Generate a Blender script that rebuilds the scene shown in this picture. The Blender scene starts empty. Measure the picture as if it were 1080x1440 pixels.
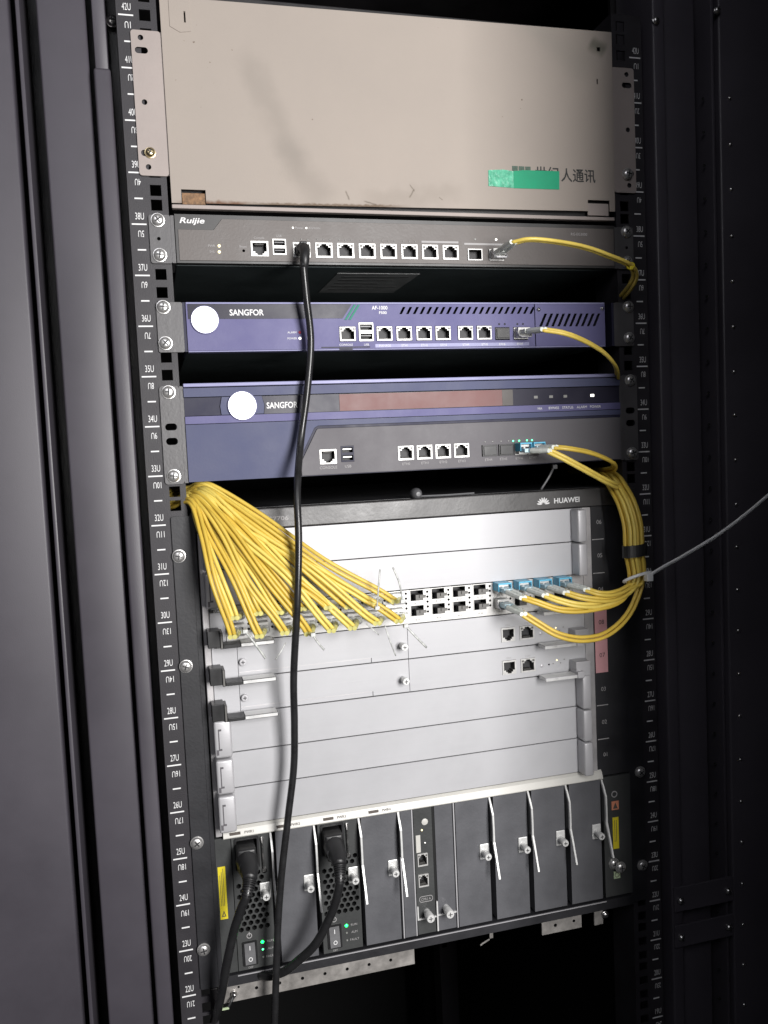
import bpy, bmesh, math, random
from mathutils import Vector, Matrix
from mathutils.geometry import tessellate_polygon, delaunay_2d_cdt
random.seed(7)
S = 0.001                                  # every length below is in millimetres
scene = bpy.context.scene
COL = scene.collection

# ------------------------------------------------------------------ camera
cam_d = bpy.data.cameras.new('camera')
cam_d.sensor_fit = 'VERTICAL'
cam_d.sensor_height = 36.0
cam_d.lens = 30.186
cam_d.clip_start = 0.01
cam_d.clip_end = 50
cam = bpy.data.objects.new('camera', cam_d)
COL.objects.link(cam)
cam.matrix_world = Matrix(((0.963437, 0.062741, -0.260484, -0.02113),
                           (-0.264032, 0.057017, -0.962827, -0.80006),
                           (-0.045557, 0.996400, 0.071498, 0.05828),
                           (0, 0, 0, 1)))
scene.camera = cam

# ------------------------------------------------------------------ light
world = bpy.data.worlds.new('World')
scene.world = world
world.use_nodes = True
world.node_tree.nodes['Background'].inputs[0].default_value = (0.9, 0.93, 1.0, 1)
world.node_tree.nodes['Background'].inputs[1].default_value = 0.016


def area(name, loc, target, sx, sy, power, color):
    d = bpy.data.lights.new(name, 'AREA')
    d.shape = 'RECTANGLE'
    d.size, d.size_y = sx, sy
    d.energy = power
    d.color = color
    o = bpy.data.objects.new(name, d)
    COL.objects.link(o)
    o.location = loc
    o.rotation_euler = (Vector(target) - Vector(loc)).to_track_quat('-Z', 'Y').to_euler()
    return o


area('aisle_lamp', (0.56, -1.50, 0.20), (0.15, 0, -0.05), 0.46, 0.80, 42.5, (1.0, 0.98, 0.965))
area('fill_lamp', (-0.55, -1.9, 1.3), (0.2, 0, 0), 1.2, 1.0, 10.0, (0.94, 0.94, 1.0))  # added fill, lifts the dark right side and gives metal something to reflect
scene.view_settings.view_transform = 'Standard'
scene.view_settings.look = 'None'
scene.view_settings.exposure = 0.0
scene.view_settings.gamma = 1.0
scene.view_settings.use_curve_mapping = False
scene.render.filter_size = 1.6

# ------------------------------------------------------------------ materials
MATS = {}


def mat(name, col, rough=0.5, metal=0.0, var=0.12, scale=40, bump=0.0, bscale=400, emit=None, estr=0, alpha=1.0, coat=0.0, trans=0.0, spec=0.5):
    m = bpy.data.materials.new(name)
    m.use_nodes = True
    nt = m.node_tree
    b = nt.nodes['Principled BSDF']
    b.inputs['Roughness'].default_value = rough
    b.inputs['Metallic'].default_value = metal
    b.inputs['Coat Weight'].default_value = coat
    b.inputs['Specular IOR Level'].default_value = spec
    b.inputs['Transmission Weight'].default_value = trans
    if emit:
        b.inputs['Emission Color'].default_value = (*emit, 1)
        b.inputs['Emission Strength'].default_value = estr
    c = (*col, 1)
    if var > 0:
        tc = nt.nodes.new('ShaderNodeTexCoord')
        nz = nt.nodes.new('ShaderNodeTexNoise')
        nz.inputs['Scale'].default_value = scale
        nz.inputs['Detail'].default_value = 6
        nz.inputs['Roughness'].default_value = 0.62
        nt.links.new(tc.outputs['Object'], nz.inputs['Vector'])
        rp = nt.nodes.new('ShaderNodeMapRange')
        rp.inputs['From Min'].default_value = 0.3
        rp.inputs['From Max'].default_value = 0.7
        rp.inputs['To Min'].default_value = 1 - var
        rp.inputs['To Max'].default_value = 1 + var
        nt.links.new(nz.outputs['Fac'], rp.inputs['Value'])
        mx = nt.nodes.new('ShaderNodeVectorMath')
        mx.operation = 'SCALE'
        mx.inputs[0].default_value = col
        nt.links.new(rp.outputs['Result'], mx.inputs['Scale'])
        nt.links.new(mx.outputs[0], b.inputs['Base Color'])
        rr = nt.nodes.new('ShaderNodeMapRange')
        rr.inputs['From Min'].default_value = 0.3
        rr.inputs['From Max'].default_value = 0.7
        rr.inputs['To Min'].default_value = max(0.02, rough - 0.08)
        rr.inputs['To Max'].default_value = min(1, rough + 0.08)
        nt.links.new(nz.outputs['Fac'], rr.inputs['Value'])
        nt.links.new(rr.outputs['Result'], b.inputs['Roughness'])
        if bump > 0:
            n2 = nt.nodes.new('ShaderNodeTexNoise')
            n2.inputs['Scale'].default_value = bscale
            n2.inputs['Detail'].default_value = 2
            nt.links.new(tc.outputs['Object'], n2.inputs['Vector'])
            bp = nt.nodes.new('ShaderNodeBump')
            bp.inputs['Strength'].default_value = bump
            bp.inputs['Distance'].default_value = 0.0006
            nt.links.new(n2.outputs['Fac'], bp.inputs['Height'])
            nt.links.new(bp.outputs['Normal'], b.inputs['Normal'])
    else:
        b.inputs['Base Color'].default_value = c
    MATS[name] = m
    return m


def cover_paint():
    """Old cream paint with grey rubbed smears and brown specks along the bottom edge."""
    m = mat('cream_paint', (0.325, 0.284, 0.250), 0.8, 0, 0.05, 9, 0.12, 500)
    nt = m.node_tree
    b = nt.nodes['Principled BSDF']
    src = b.inputs['Base Color'].links[0].from_socket
    tc = [n for n in nt.nodes if n.type == 'TEX_COORD'][0]

    def smear(last, a, d, width, colr, amount, nscale):
        # soft elongated blot round the segment a-d (object space, metres, x and z)
        sep = nt.nodes.new('ShaderNodeSeparateXYZ')
        nt.links.new(tc.outputs['Object'], sep.inputs[0])
        L = math.hypot(d[0] - a[0], d[1] - a[1])
        ux, uz = (d[0] - a[0]) / L, (d[1] - a[1]) / L

        def lin(cx, cz, c0):
            m1 = nt.nodes.new('ShaderNodeMath'); m1.operation = 'MULTIPLY_ADD'
            m1.inputs[1].default_value = cx; m1.inputs[2].default_value = c0
            nt.links.new(sep.outputs['X'], m1.inputs[0])
            m2 = nt.nodes.new('ShaderNodeMath'); m2.operation = 'MULTIPLY_ADD'
            m2.inputs[1].default_value = cz
            nt.links.new(sep.outputs['Z'], m2.inputs[0])
            nt.links.new(m1.outputs[0], m2.inputs[2])
            return m2.outputs[0]
        along = lin(ux, uz, -(a[0] * ux + a[1] * uz))
        across = lin(-uz, ux, a[0] * uz - a[1] * ux)
        nz = nt.nodes.new('ShaderNodeTexNoise')
        nz.inputs['Scale'].default_value = nscale
        nz.inputs['Detail'].default_value = 5
        nt.links.new(tc.outputs['Object'], nz.inputs['Vector'])
        wob = nt.nodes.new('ShaderNodeMath'); wob.operation = 'MULTIPLY_ADD'
        wob.inputs[1].default_value = width * 1.6; wob.inputs[2].default_value = -width * 0.8
        nt.links.new(nz.outputs['Fac'], wob.inputs[0])
        ad = nt.nodes.new('ShaderNodeMath'); ad.operation = 'ADD'
        nt.links.new(across, ad.inputs[0]); nt.links.new(wob.outputs[0], ad.inputs[1])
        ab = nt.nodes.new('ShaderNodeMath'); ab.operation = 'ABSOLUTE'
        nt.links.new(ad.outputs[0], ab.inputs[0])
        f1 = nt.nodes.new('ShaderNodeMapRange'); f1.interpolation_type = 'SMOOTHSTEP'
        f1.inputs['From Min'].default_value = 0; f1.inputs['From Max'].default_value = width
        f1.inputs['To Min'].default_value = 1; f1.inputs['To Max'].default_value = 0
        nt.links.new(ab.outputs[0], f1.inputs['Value'])
        f2 = nt.nodes.new('ShaderNodeMath'); f2.operation = 'SUBTRACT'; f2.inputs[1].default_value = L / 2
        nt.links.new(along, f2.inputs[0])
        f3 = nt.nodes.new('ShaderNodeMath'); f3.operation = 'ABSOLUTE'
        nt.links.new(f2.outputs[0], f3.inputs[0])
        f4 = nt.nodes.new('ShaderNodeMapRange'); f4.interpolation_type = 'SMOOTHSTEP'
        f4.inputs['From Min'].default_value = L * 0.3; f4.inputs['From Max'].default_value = L * 0.55
        f4.inputs['To Min'].default_value = amount; f4.inputs['To Max'].default_value = 0
        nt.links.new(f3.outputs[0], f4.inputs['Value'])
        ml = nt.nodes.new('ShaderNodeMath'); ml.operation = 'MULTIPLY'
        nt.links.new(f1.outputs[0], ml.inputs[0]); nt.links.new(f4.outputs[0], ml.inputs[1])
        mx = nt.nodes.new('ShaderNodeMix'); mx.data_type = 'RGBA'
        mx.inputs['B'].default_value = (*colr, 1)
        nt.links.new(last, mx.inputs['A']); nt.links.new(ml.outputs[0], mx.inputs['Factor'])
        return mx.outputs['Result']
    # the cover's own origin is the middle of the sheet (x 233, z 375)
    src = smear(src, (-0.152, 0.05), (-0.100, -0.065), 0.020, (0.22, 0.195, 0.17), 0.42, 26)
    src = smear(src, (-0.125, -0.03), (-0.080, -0.09), 0.022, (0.22, 0.195, 0.17), 0.42, 30)
    src = smear(src, (-0.05, -0.086), (0.06, -0.070), 0.016, (0.23, 0.20, 0.17), 0.35, 60)
    src = smear(src, (0.195, 0.080), (0.213, 0.070), 0.012, (0.10, 0.10, 0.075), 0.75, 40)
    src = smear(src, (0.120, 0.10), (0.20, 0.05), 0.03, (0.26, 0.24, 0.21), 0.4, 20)
    src = smear(src, (-0.216, -0.0895), (-0.15, -0.089), 0.0032, (0.12, 0.05, 0.02), 0.9, 160)
    src = smear(src, (-0.16, -0.089), (0.0, -0.087), 0.0022, (0.10, 0.06, 0.03), 0.8, 260)
    for a_, d_, w_ in (((0.001, -0.066), (0.006, -0.073), .0009), ((0.006, -0.070), (0.0, -0.079), .0012), ((-0.062, -0.074), (-0.058, -0.083), .0013),
                       ((0.03, -0.077), (0.034, -0.080), .0008), ((-0.045, -0.083), (-0.030, -0.087), .0012)):
        src = smear(src, a_, d_, w_, (0.09, 0.07, 0.05), 0.6, 300)
    # small dark specks, only where a coarse mask allows them
    n1 = nt.nodes.new('ShaderNodeTexNoise'); n1.inputs['Scale'].default_value = 230; n1.inputs['Detail'].default_value = 2
    nt.links.new(tc.outputs['Object'], n1.inputs['Vector'])
    n2 = nt.nodes.new('ShaderNodeTexNoise'); n2.inputs['Scale'].default_value = 14
    nt.links.new(tc.outputs['Object'], n2.inputs['Vector'])
    ad = nt.nodes.new('ShaderNodeMath'); ad.operation = 'MULTIPLY_ADD'; ad.inputs[1].default_value = 0.45
    nt.links.new(n2.outputs['Fac'], ad.inputs[0]); nt.links.new(n1.outputs['Fac'], ad.inputs[2])
    th = nt.nodes.new('ShaderNodeMapRange')
    th.inputs['From Min'].default_value = 1.0; th.inputs['From Max'].default_value = 1.06
    th.inputs['To Max'].default_value = 0.8
    nt.links.new(ad.outputs[0], th.inputs['Value'])
    mx = nt.nodes.new('ShaderNodeMix'); mx.data_type = 'RGBA'
    mx.inputs['B'].default_value = (0.09, 0.055, 0.03, 1)
    nt.links.new(src, mx.inputs['A']); nt.links.new(th.outputs['Result'], mx.inputs['Factor'])
    nt.links.new(mx.outputs['Result'], b.inputs['Base Color'])
    return m


def brushed(name, col, rough, metal=0.25):
    """satin aluminium with faint horizontal brushing"""
    m = mat(name, col, rough, metal, 0.07, 9)
    nt = m.node_tree
    b = nt.nodes['Principled BSDF']
    tc = [n for n in nt.nodes if n.type == 'TEX_COORD'][0]
    mp = nt.nodes.new('ShaderNodeMapping')
    mp.inputs['Scale'].default_value = (6, 60, 900)
    nt.links.new(tc.outputs['Object'], mp.inputs['Vector'])
    nz = nt.nodes.new('ShaderNodeTexNoise'); nz.inputs['Scale'].default_value = 1; nz.inputs['Detail'].default_value = 3
    nt.links.new(mp.outputs[0], nz.inputs['Vector'])
    bp = nt.nodes.new('ShaderNodeBump'); bp.inputs['Strength'].default_value = 0.12; bp.inputs['Distance'].default_value = 0.0004
    nt.links.new(nz.outputs['Fac'], bp.inputs['Height'])
    nt.links.new(bp.outputs['Normal'], b.inputs['Normal'])
    return m


cover_paint()
mat('bracket_paint', (0.33, 0.285, 0.265), 0.65, 0, 0.08, 25, 0.15)
mat('black_steel', (0.012, 0.011, 0.012), 0.42, 0, 0.25, 18, 0.2, 900)
mat('post_paint', (0.054, 0.049, 0.060), 0.46, 0, 0.22, 4, 0.10, 1200)
mat('rail_paint', (0.022, 0.020, 0.024), 0.55, 0, 0.2, 25, 0.25, 900)
mat('ear_grey', (0.085, 0.082, 0.085), 0.42, 0.0, 0.12, 30, 0.2)
mat('ear_black', (0.017, 0.017, 0.020), 0.52, 0, 0.25, 22, 0.2)
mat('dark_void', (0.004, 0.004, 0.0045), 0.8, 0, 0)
mat('hole_dark', (0.018, 0.018, 0.02), 0.55, 0, 0)
mat('gateway_grey', (0.105, 0.092, 0.086), 0.5, 0, 0.12, 22, 0.2)
mat('gateway_dark', (0.035, 0.034, 0.034), 0.4, 0, 0.15, 22)
mat('underside', (0.075, 0.090, 0.092), 0.36, 0.2, 0.2, 15)
mat('violet_face', (0.092, 0.087, 0.20), 0.58, 0.1, 0.06, 20, 0.1)
mat('violet_lip', (0.22, 0.22, 0.37), 0.5, 0.1, 0.05, 20)
mat('navy_band', (0.022, 0.021, 0.036), 0.35, 0, 0.15, 20, spec=0.22)
mat('blue_face', (0.054, 0.061, 0.125), 0.6, 0.05, 0.10, 14, 0.1)
mat('slate_face', (0.100, 0.094, 0.103), 0.6, 0.1, 0.08, 20, 0.12)
mat('slate_edge', (0.02, 0.02, 0.042), 0.5, 0, 0.1, spec=0.25)
mat('window_brown', (0.16, 0.07, 0.066), 0.55, 0, 0.1, 25)
mat('window_dark', (0.06, 0.05, 0.045), 0.45, 0, 0.1, 25)
brushed('card_silver', (0.425, 0.425, 0.44), 0.5, 0.2)
brushed('handle_silver', (0.46, 0.455, 0.47), 0.42, 0.3)
mat('frame_silver', (0.50, 0.485, 0.49), 0.38, 0.4, 0.12, 40)
mat('ledge_cream', (0.52, 0.51, 0.475), 0.4, 0, 0.05, 30)
mat('bezel_dark', (0.062, 0.060, 0.060), 0.38, 0, 0.12, 25, 0.15)
mat('module_grey', (0.105, 0.106, 0.115), 0.42, 0.1, 0.14, 25, 0.2)
mat('module_dark', (0.05, 0.052, 0.052), 0.42, 0, 0.15, 25, 0.2)
mat('steel', (0.62, 0.61, 0.60), 0.28, 1.0, 0.15, 120)
mat('screw_steel', (0.66, 0.65, 0.64), 0.3, 0.75, 0.2, 160)
mat('bright_steel', (0.66, 0.66, 0.65), 0.34, 0.2, 0.1, 120)
mat('brass_steel', (0.62, 0.52, 0.30), 0.28, 1.0, 0.15, 120)
mat('worn_steel', (0.30, 0.285, 0.27), 0.42, 0.35, 0.35, 60, 0.2, 300)
mat('socket_metal', (0.55, 0.545, 0.53), 0.4, 0.3, 0.1, 200)
mat('socket_grey', (0.12, 0.116, 0.11), 0.5, 0.2, 0.2, 300)
mat('gold', (0.75, 0.5, 0.18), 0.3, 1, 0)
mat('black_plastic', (0.014, 0.014, 0.015), 0.40, 0, 0.2, 60)
mat('grey_plastic', (0.10, 0.10, 0.105), 0.4, 0, 0.1, 60)
mat('cable_black', (0.016, 0.016, 0.017), 0.30, 0, 0.2, 80, 0.1, 300)
mat('fibre_yellow', (0.62, 0.435, 0.065), 0.42, 0, 0.10, 60, 0.05, 500)
def cord_tones(m):
    nt = m.node_tree
    b = nt.nodes['Principled BSDF']
    src = b.inputs['Base Color'].links[0].from_socket
    oi = nt.nodes.new('ShaderNodeObjectInfo')
    hs = nt.nodes.new('ShaderNodeHueSaturation')
    for sock, lo, hi in (('Hue', 0.497, 0.512), ('Value', 0.92, 1.14), ('Saturation', 1.02, 0.92)):
        mr = nt.nodes.new('ShaderNodeMapRange')
        mr.inputs['To Min'].default_value = lo
        mr.inputs['To Max'].default_value = hi
        nt.links.new(oi.outputs['Random'], mr.inputs['Value'])
        nt.links.new(mr.outputs['Result'], hs.inputs[sock])
    nt.links.new(src, hs.inputs['Color'])
    nt.links.new(hs.outputs['Color'], b.inputs['Base Color'])


cord_tones(MATS['fibre_yellow'])
mat('clear_boot', (0.70, 0.73, 0.68), 0.28, 0, 0.12, 120)
mat('boot_yellow', (0.60, 0.56, 0.20), 0.3, 0, 0.2, 160)
mat('bail_blue', (0.10, 0.42, 0.62), 0.35, 0, 0.08, 90)
mat('connector_cyan', (0.50, 0.66, 0.72), 0.3, 0, 0.1, 90)
mat('white_ink', (0.72, 0.72, 0.72), 0.6, 0, 0)
mat('grey_ink', (0.34, 0.33, 0.33), 0.6, 0, 0)
mat('black_ink', (0.03, 0.03, 0.03), 0.5, 0, 0)
mat('emblem_ink', (0.06, 0.10, 0.075), 0.6, 0, 0.5, 400)
mat('char_ink', (0.09, 0.075, 0.065), 0.6, 0, 0)
mat('tape_green', (0.0, 0.30, 0.15), 0.55, 0, 0.08, 60, 0.2, 90)
mat('tape_pale', (0.10, 0.42, 0.27), 0.30, 0, 0.35, 150, 1.0, 220)
mat('sticker_grey', (0.20, 0.205, 0.205), 0.35, 0, 0.25, 60)
mat('sticker_yellow', (0.72, 0.60, 0.03), 0.45, 0, 0.06, 60)
mat('sticker_pink', (0.62, 0.32, 0.34), 0.5, 0, 0.06, 60)
mat('sticker_red', (0.62, 0.24, 0.14), 0.5, 0, 0.06, 60)
mat('sticker_pale', (0.45, 0.55, 0.35), 0.5, 0, 0.06, 60)
mat('rust', (0.20, 0.115, 0.06), 0.75, 0, 0.6, 260, 0.5, 700)
mat('tie_white', (0.75, 0.76, 0.76), 0.4, 0, 0.05, 90)
mat('tie_clear', (0.50, 0.51, 0.49), 0.35, 0, 0.5, 260, trans=0.1)
mat('slash_green', (0.03, 0.20, 0.14), 0.7, 0, 0)
mat('lamp_white', (0.9, 0.9, 0.9), 0.3, 0, 0, emit=(1, 1, 1), estr=2.2)
mat('led_green', (0.1, 0.7, 0.3), 0.3, 0, 0, emit=(0.0, 1, 0.09), estr=8)
mat('led_green_small', (0.1, 0.7, 0.3), 0.3, 0, 0, emit=(0.10, 1, 0.35), estr=3)
mat('led_white', (0.9, 0.9, 0.85), 0.3, 0, 0, emit=(1, 0.98, 0.9), estr=2.0)
mat('led_amber', (0.9, 0.8, 0.4), 0.3, 0, 0, emit=(1, 0.85, 0.45), estr=2.0)
mat('led_off', (0.25, 0.25, 0.24), 0.3, 0, 0)
mat('led_red', (0.30, 0.02, 0.05), 0.3, 0, 0)

# ------------------------------------------------------------------ mesh helpers
ORG = {}


def rect(x0, x1, z0, z1):
    return [(x0, z0), (x1, z0), (x1, z1), (x0, z1)]


def rrect(x0, x1, z0, z1, r, n=4):
    pts = []
    for cx, cz, a0 in ((x1 - r, z0 + r, -90), (x1 - r, z1 - r, 0), (x0 + r, z1 - r, 90), (x0 + r, z0 + r, 180)):
        for k in range(n + 1):
            a = math.radians(a0 + 90 * k / n)
            pts.append((cx + r * math.cos(a), cz + r * math.sin(a)))
    return pts


def ngon(cx, cz, r, n=12, ph=0.0, sx=1, sz=1):
    return [(cx + sx * r * math.cos(ph + 2 * math.pi * k / n), cz + sz * r * math.sin(ph + 2 * math.pi * k / n)) for k in range(n)]


def slot(cx, cz, w, h, n=5):
    return rrect(cx - w / 2, cx + w / 2, cz - h / 2, cz + h / 2, h / 2 - 0.01, n)


def spline(pts, k=6):
    P = [Vector(p) for p in pts]
    P = [P[0] * 2 - P[1]] + P + [P[-1] * 2 - P[-2]]
    out = []
    for i in range(1, len(P) - 2):
        a, b, c, d = P[i - 1], P[i], P[i + 1], P[i + 2]
        for j in range(k):
            t = j / k
            out.append(0.5 * ((2 * b) + (c - a) * t + (2 * a - 5 * b + 4 * c - d) * t * t + (3 * b - a - 3 * c + d) * t ** 3))
    out.append(P[-2])
    return out


def frames(pts, up=Vector((1, 0, 0))):
    """parallel-transported (tangent, normal, binormal) along a polyline"""
    fr = []
    n = None
    for i, p in enumerate(pts):
        t = (pts[min(i + 1, len(pts) - 1)] - pts[max(i - 1, 0)]).normalized()
        if n is None:
            n = (up - t * up.dot(t))
            if n.length < 1e-3:
                n = t.orthogonal()
        else:
            n = n - t * n.dot(t)
        n.normalize()
        fr.append((t, n.copy(), t.cross(n)))
    return fr


class MB:
    def __init__(self):
        self.v, self.f, self.m = [], [], []

    def face(self, pts, mi=0):
        b = len(self.v)
        self.v += [tuple(p) for p in pts]
        self.f.append(tuple(range(b, b + len(pts))))
        self.m.append(mi)

    def box(self, x0, x1, y0, y1, z0, z1, mi=0):
        b = len(self.v)
        self.v += [(x0, y0, z0), (x1, y0, z0), (x1, y1, z0), (x0, y1, z0), (x0, y0, z1), (x1, y0, z1), (x1, y1, z1), (x0, y1, z1)]
        for q in ((3, 2, 1, 0), (4, 5, 6, 7), (0, 1, 5, 4), (1, 2, 6, 5), (2, 3, 7, 6), (3, 0, 4, 7)):
            self.f.append(tuple(b + i for i in q))
            self.m.append(mi)
        return self

    def plate(self, outer, holes=(), y0=-3, y1=8, mi=0, mh=None, back=False):
        """sheet in the x-z plane with through holes; y0 is the front"""
        mh = mi if mh is None else mh
        loops = [outer] + list(holes)
        flat = [p for lp in loops for p in lp]
        nb = len(flat)
        edges, o = [], 0
        for lp in loops:
            n = len(lp)
            edges += [(o + i, o + (i + 1) % n) for i in range(n)]
            o += n
        cv, _, cf = delaunay_2d_cdt([Vector(p) for p in flat], edges, [], 1, 1e-5)[:3]
        boxes = [(min(p[0] for p in h), max(p[0] for p in h), min(p[1] for p in h), max(p[1] for p in h), h) for h in loops]

        def inside(x, z, h):
            r = False
            for i in range(len(h)):
                (xa, za), (xb, zb) = h[i - 1], h[i]
                if (za > z) != (zb > z) and x < (xb - xa) * (z - za) / (zb - za) + xa:
                    r = not r
            return r
        tri = []
        for t in cf:
            x = sum(cv[i].x for i in t) / len(t)
            z = sum(cv[i].y for i in t) / len(t)
            if not inside(x, z, outer):
                continue
            if any(q[0] < x < q[1] and q[2] < z < q[3] and inside(x, z, q[4]) for q in boxes[1:]):
                continue
            tri.append(tuple(t))
        for yy, go in ((y0, True), (y1, back)):
            if not go:
                continue
            b = len(self.v)
            self.v += [(p.x, yy, p.y) for p in cv]
            for t in tri:
                a, c, d = (cv[i] for i in t[:3])
                s = (c.x - a.x) * (d.y - a.y) - (c.y - a.y) * (d.x - a.x)
                q = t if (s > 0) == (yy == y0) else t[::-1]
                self.f.append(tuple(b + i for i in q))
                self.m.append(mi)
        b = len(self.v)
        self.v += [(x, y0, z) for x, z in flat]
        self.v += [(x, y1, z) for x, z in flat]
        o = b
        for k, lp in enumerate(loops):
            n = len(lp)
            for i in range(n):
                j = (i + 1) % n
                self.f.append((o + j, o + i, o + nb + i, o + nb + j))
                self.m.append(mi if k == 0 else mh)
            o += n
        return self

    def yz(self, poly, x0, x1, mi=0):
        """prism with a y-z outline between x0 and x1"""
        b = len(self.v)
        n = len(poly)
        self.v += [(x0, y, z) for y, z in poly] + [(x1, y, z) for y, z in poly]
        tri = tessellate_polygon([[Vector((y, z, 0)) for y, z in poly]])
        for t in tri:
            self.f.append(tuple(b + i for i in t)); self.m.append(mi)
            self.f.append(tuple(b + n + i for i in t[::-1])); self.m.append(mi)
        for i in range(n):
            j = (i + 1) % n
            self.f.append((b + i, b + j, b + n + j, b + n + i)); self.m.append(mi)
        return self

    def lathe(self, c, prof, n=16, mi=0):
        """profile of (radius, y) turned round the y axis through c"""
        b = len(self.v)
        for r, y in prof:
            for k in range(n):
                a = 2 * math.pi * k / n
                self.v.append((c[0] + r * math.cos(a), c[1] + y, c[2] + r * math.sin(a)))
        for i in range(len(prof) - 1):
            for k in range(n):
                k2 = (k + 1) % n
                self.f.append((b + i * n + k, b + i * n + k2, b + (i + 1) * n + k2, b + (i + 1) * n + k))
                self.m.append(mi)
        return self

    def tube(self, pts, r, n=8, mi=0, up=Vector((1, 0, 0)), r2=None, sq=1.0):
        pts = [Vector(p) for p in pts]
        fr = frames(pts, up)
        b = len(self.v)
        for i, (p, (t, nn, bb)) in enumerate(zip(pts, fr)):
            rr = r if r2 is None else r + (r2 - r) * i / (len(pts) - 1)
            if callable(r):
                rr = r(i / (len(pts) - 1))
            for k in range(n):
                a = 2 * math.pi * k / n
                q = p + nn * (rr * math.cos(a)) + bb * (rr * sq * math.sin(a))
                self.v.append(tuple(q))
        for i in range(len(pts) - 1):
            for k in range(n):
                k2 = (k + 1) % n
                self.f.append((b + i * n + k, b + i * n + k2, b + (i + 1) * n + k2, b + (i + 1) * n + k))
                self.m.append(mi)
        self.f.append(tuple(b + k for k in range(n))[::-1]); self.m.append(mi)
        e = b + (len(pts) - 1) * n
        self.f.append(tuple(e + k for k in range(n))); self.m.append(mi)
        return self

    def mesh(self, name, mats, org=(0, 0, 0), bevel=0, smooth=False, seg=2):
        me = bpy.data.meshes.new(name)
        me.from_pydata([((x - org[0]) * S, (y - org[1]) * S, (z - org[2]) * S) for x, y, z in self.v], [], self.f)
        for k in mats:
            me.materials.append(MATS[k])
        me.polygons.foreach_set('material_index', self.m)
        if bevel:
            bm = bmesh.new()
            bm.from_mesh(me)
            bmesh.ops.remove_doubles(bm, verts=bm.verts, dist=1e-6)
            ed = [e for e in bm.edges if len(e.link_faces) == 2 and e.calc_face_angle(0) > 0.5]
            bmesh.ops.bevel(bm, geom=ed, offset=bevel * S, segments=seg, affect='EDGES', profile=0.5)
            bm.to_mesh(me)
            bm.free()
        if smooth:
            me.polygons.foreach_set('use_smooth', [True] * len(me.polygons))
            if smooth != 'all':
                me.set_sharp_from_angle(angle=math.radians(40))
        me.update()
        return me

    def centre(self):
        lo = [min(p[i] for p in self.v) for i in range(3)]
        hi = [max(p[i] for p in self.v) for i in range(3)]
        return tuple((a + b) / 2 for a, b in zip(lo, hi))

    def build(self, name, parent, mats, bevel=0, smooth=False, org=None, seg=2):
        if isinstance(mats, str):
            mats = [mats]
        org = org or self.centre()
        return put(self.mesh(name, mats, org, bevel, smooth, seg), name, parent, org)


def put(me, name, parent, pos, rot=None, scale=None):
    o = bpy.data.objects.new(name, me)
    COL.objects.link(o)
    base = ORG.get(parent.name, (0, 0, 0)) if parent else (0, 0, 0)
    o.parent = parent
    o.location = tuple((a - b) * S for a, b in zip(pos, base))
    if rot:
        o.rotation_euler = rot
    if scale:
        o.scale = scale
    ORG[o.name] = tuple(pos)
    return o


def thing(name, label, cat, pos=(0, 0, 0), group=None):
    o = put(None, name, None, pos)
    o.empty_display_size = 0.01
    return tag(o, label, cat, group)


def tag(o, label, cat, group=None):
    o['label'] = label
    o['category'] = cat
    if group:
        o['group'] = group
    return o


TXT = {}


def text_mesh(s, bold=0.0, shear=0.0):
    key = (s, bold, shear)
    if key not in TXT:
        c = bpy.data.curves.new('lettering', 'FONT')
        c.body = s
        c.size = 1
        c.align_x = 'CENTER'
        c.align_y = 'CENTER'
        c.resolution_u = 3
        c.offset = bold
        c.shear = shear
        o = bpy.data.objects.new('lettering', c)
        me = bpy.data.meshes.new_from_object(o)
        bpy.data.objects.remove(o)
        xs = [v.co.x for v in me.vertices]
        ys = [v.co.y for v in me.vertices]
        cx, cy = (min(xs) + max(xs)) / 2, (min(ys) + max(ys)) / 2
        for v in me.vertices:
            v.co.x -= cx
            v.co.y -= cy
        me.materials.clear()
        TXT[key] = (me, max(xs) - min(xs), max(ys) - min(ys), {})
    return TXT[key]


def text(s, x, z, h, ink, parent, y=-3.25, w=None, rot=0, bold=0.0, shear=0.0, name='lettering'):
    """flat print centred on (x, z), h mm tall (w mm wide if given)"""
    me0, tw, th, by = text_mesh(s, bold, shear)
    if ink not in by:
        me = me0.copy()
        me.name = 'lettering'
        me.materials.append(MATS[ink])
        by[ink] = me
    sz = h / th
    sx = w / tw if w else sz
    return put(by[ink], name, parent, (x, y, z), (math.pi / 2, math.radians(rot), 0), (sx * S, sz * S, S))


# shared small meshes (origin on the face plane they sit on)
def screw_mesh(r, mat_, dome=1.0):
    b = MB()
    b.lathe((0, 0, 0), [(r * 1.12, 0), (r * 1.12, -1.0), (r * 1.0, -1.1), (r * 0.97, -2.0 * dome), (r * 0.82, -3.1 * dome),
                        (r * 0.5, -3.8 * dome), (r * 0.2, -4.0 * dome), (0.01, -4.02 * dome)], 20, 0)
    b.box(-r * 0.55, r * 0.55, -4.15 * dome, -3.0, -r * 0.11, r * 0.11, 1)
    b.box(-r * 0.11, r * 0.11, -4.17 * dome, -3.0, -r * 0.55, r * 0.55, 1)
    return b.mesh('mounting_screw', [mat_, 'hole_dark'], smooth=True)


SCREW = screw_mesh(5.4, 'screw_steel')
SCREW_BRASS = screw_mesh(4.2, 'brass_steel')
SCREW_SMALL = screw_mesh(2.2, 'steel', 0.6)


def screw(x, z, parent, y=-2.3, me=None, name='mounting_screw'):
    return put(me or SCREW, name, parent, (x, y, z), (0, random.uniform(0, 1.5), 0))


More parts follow.
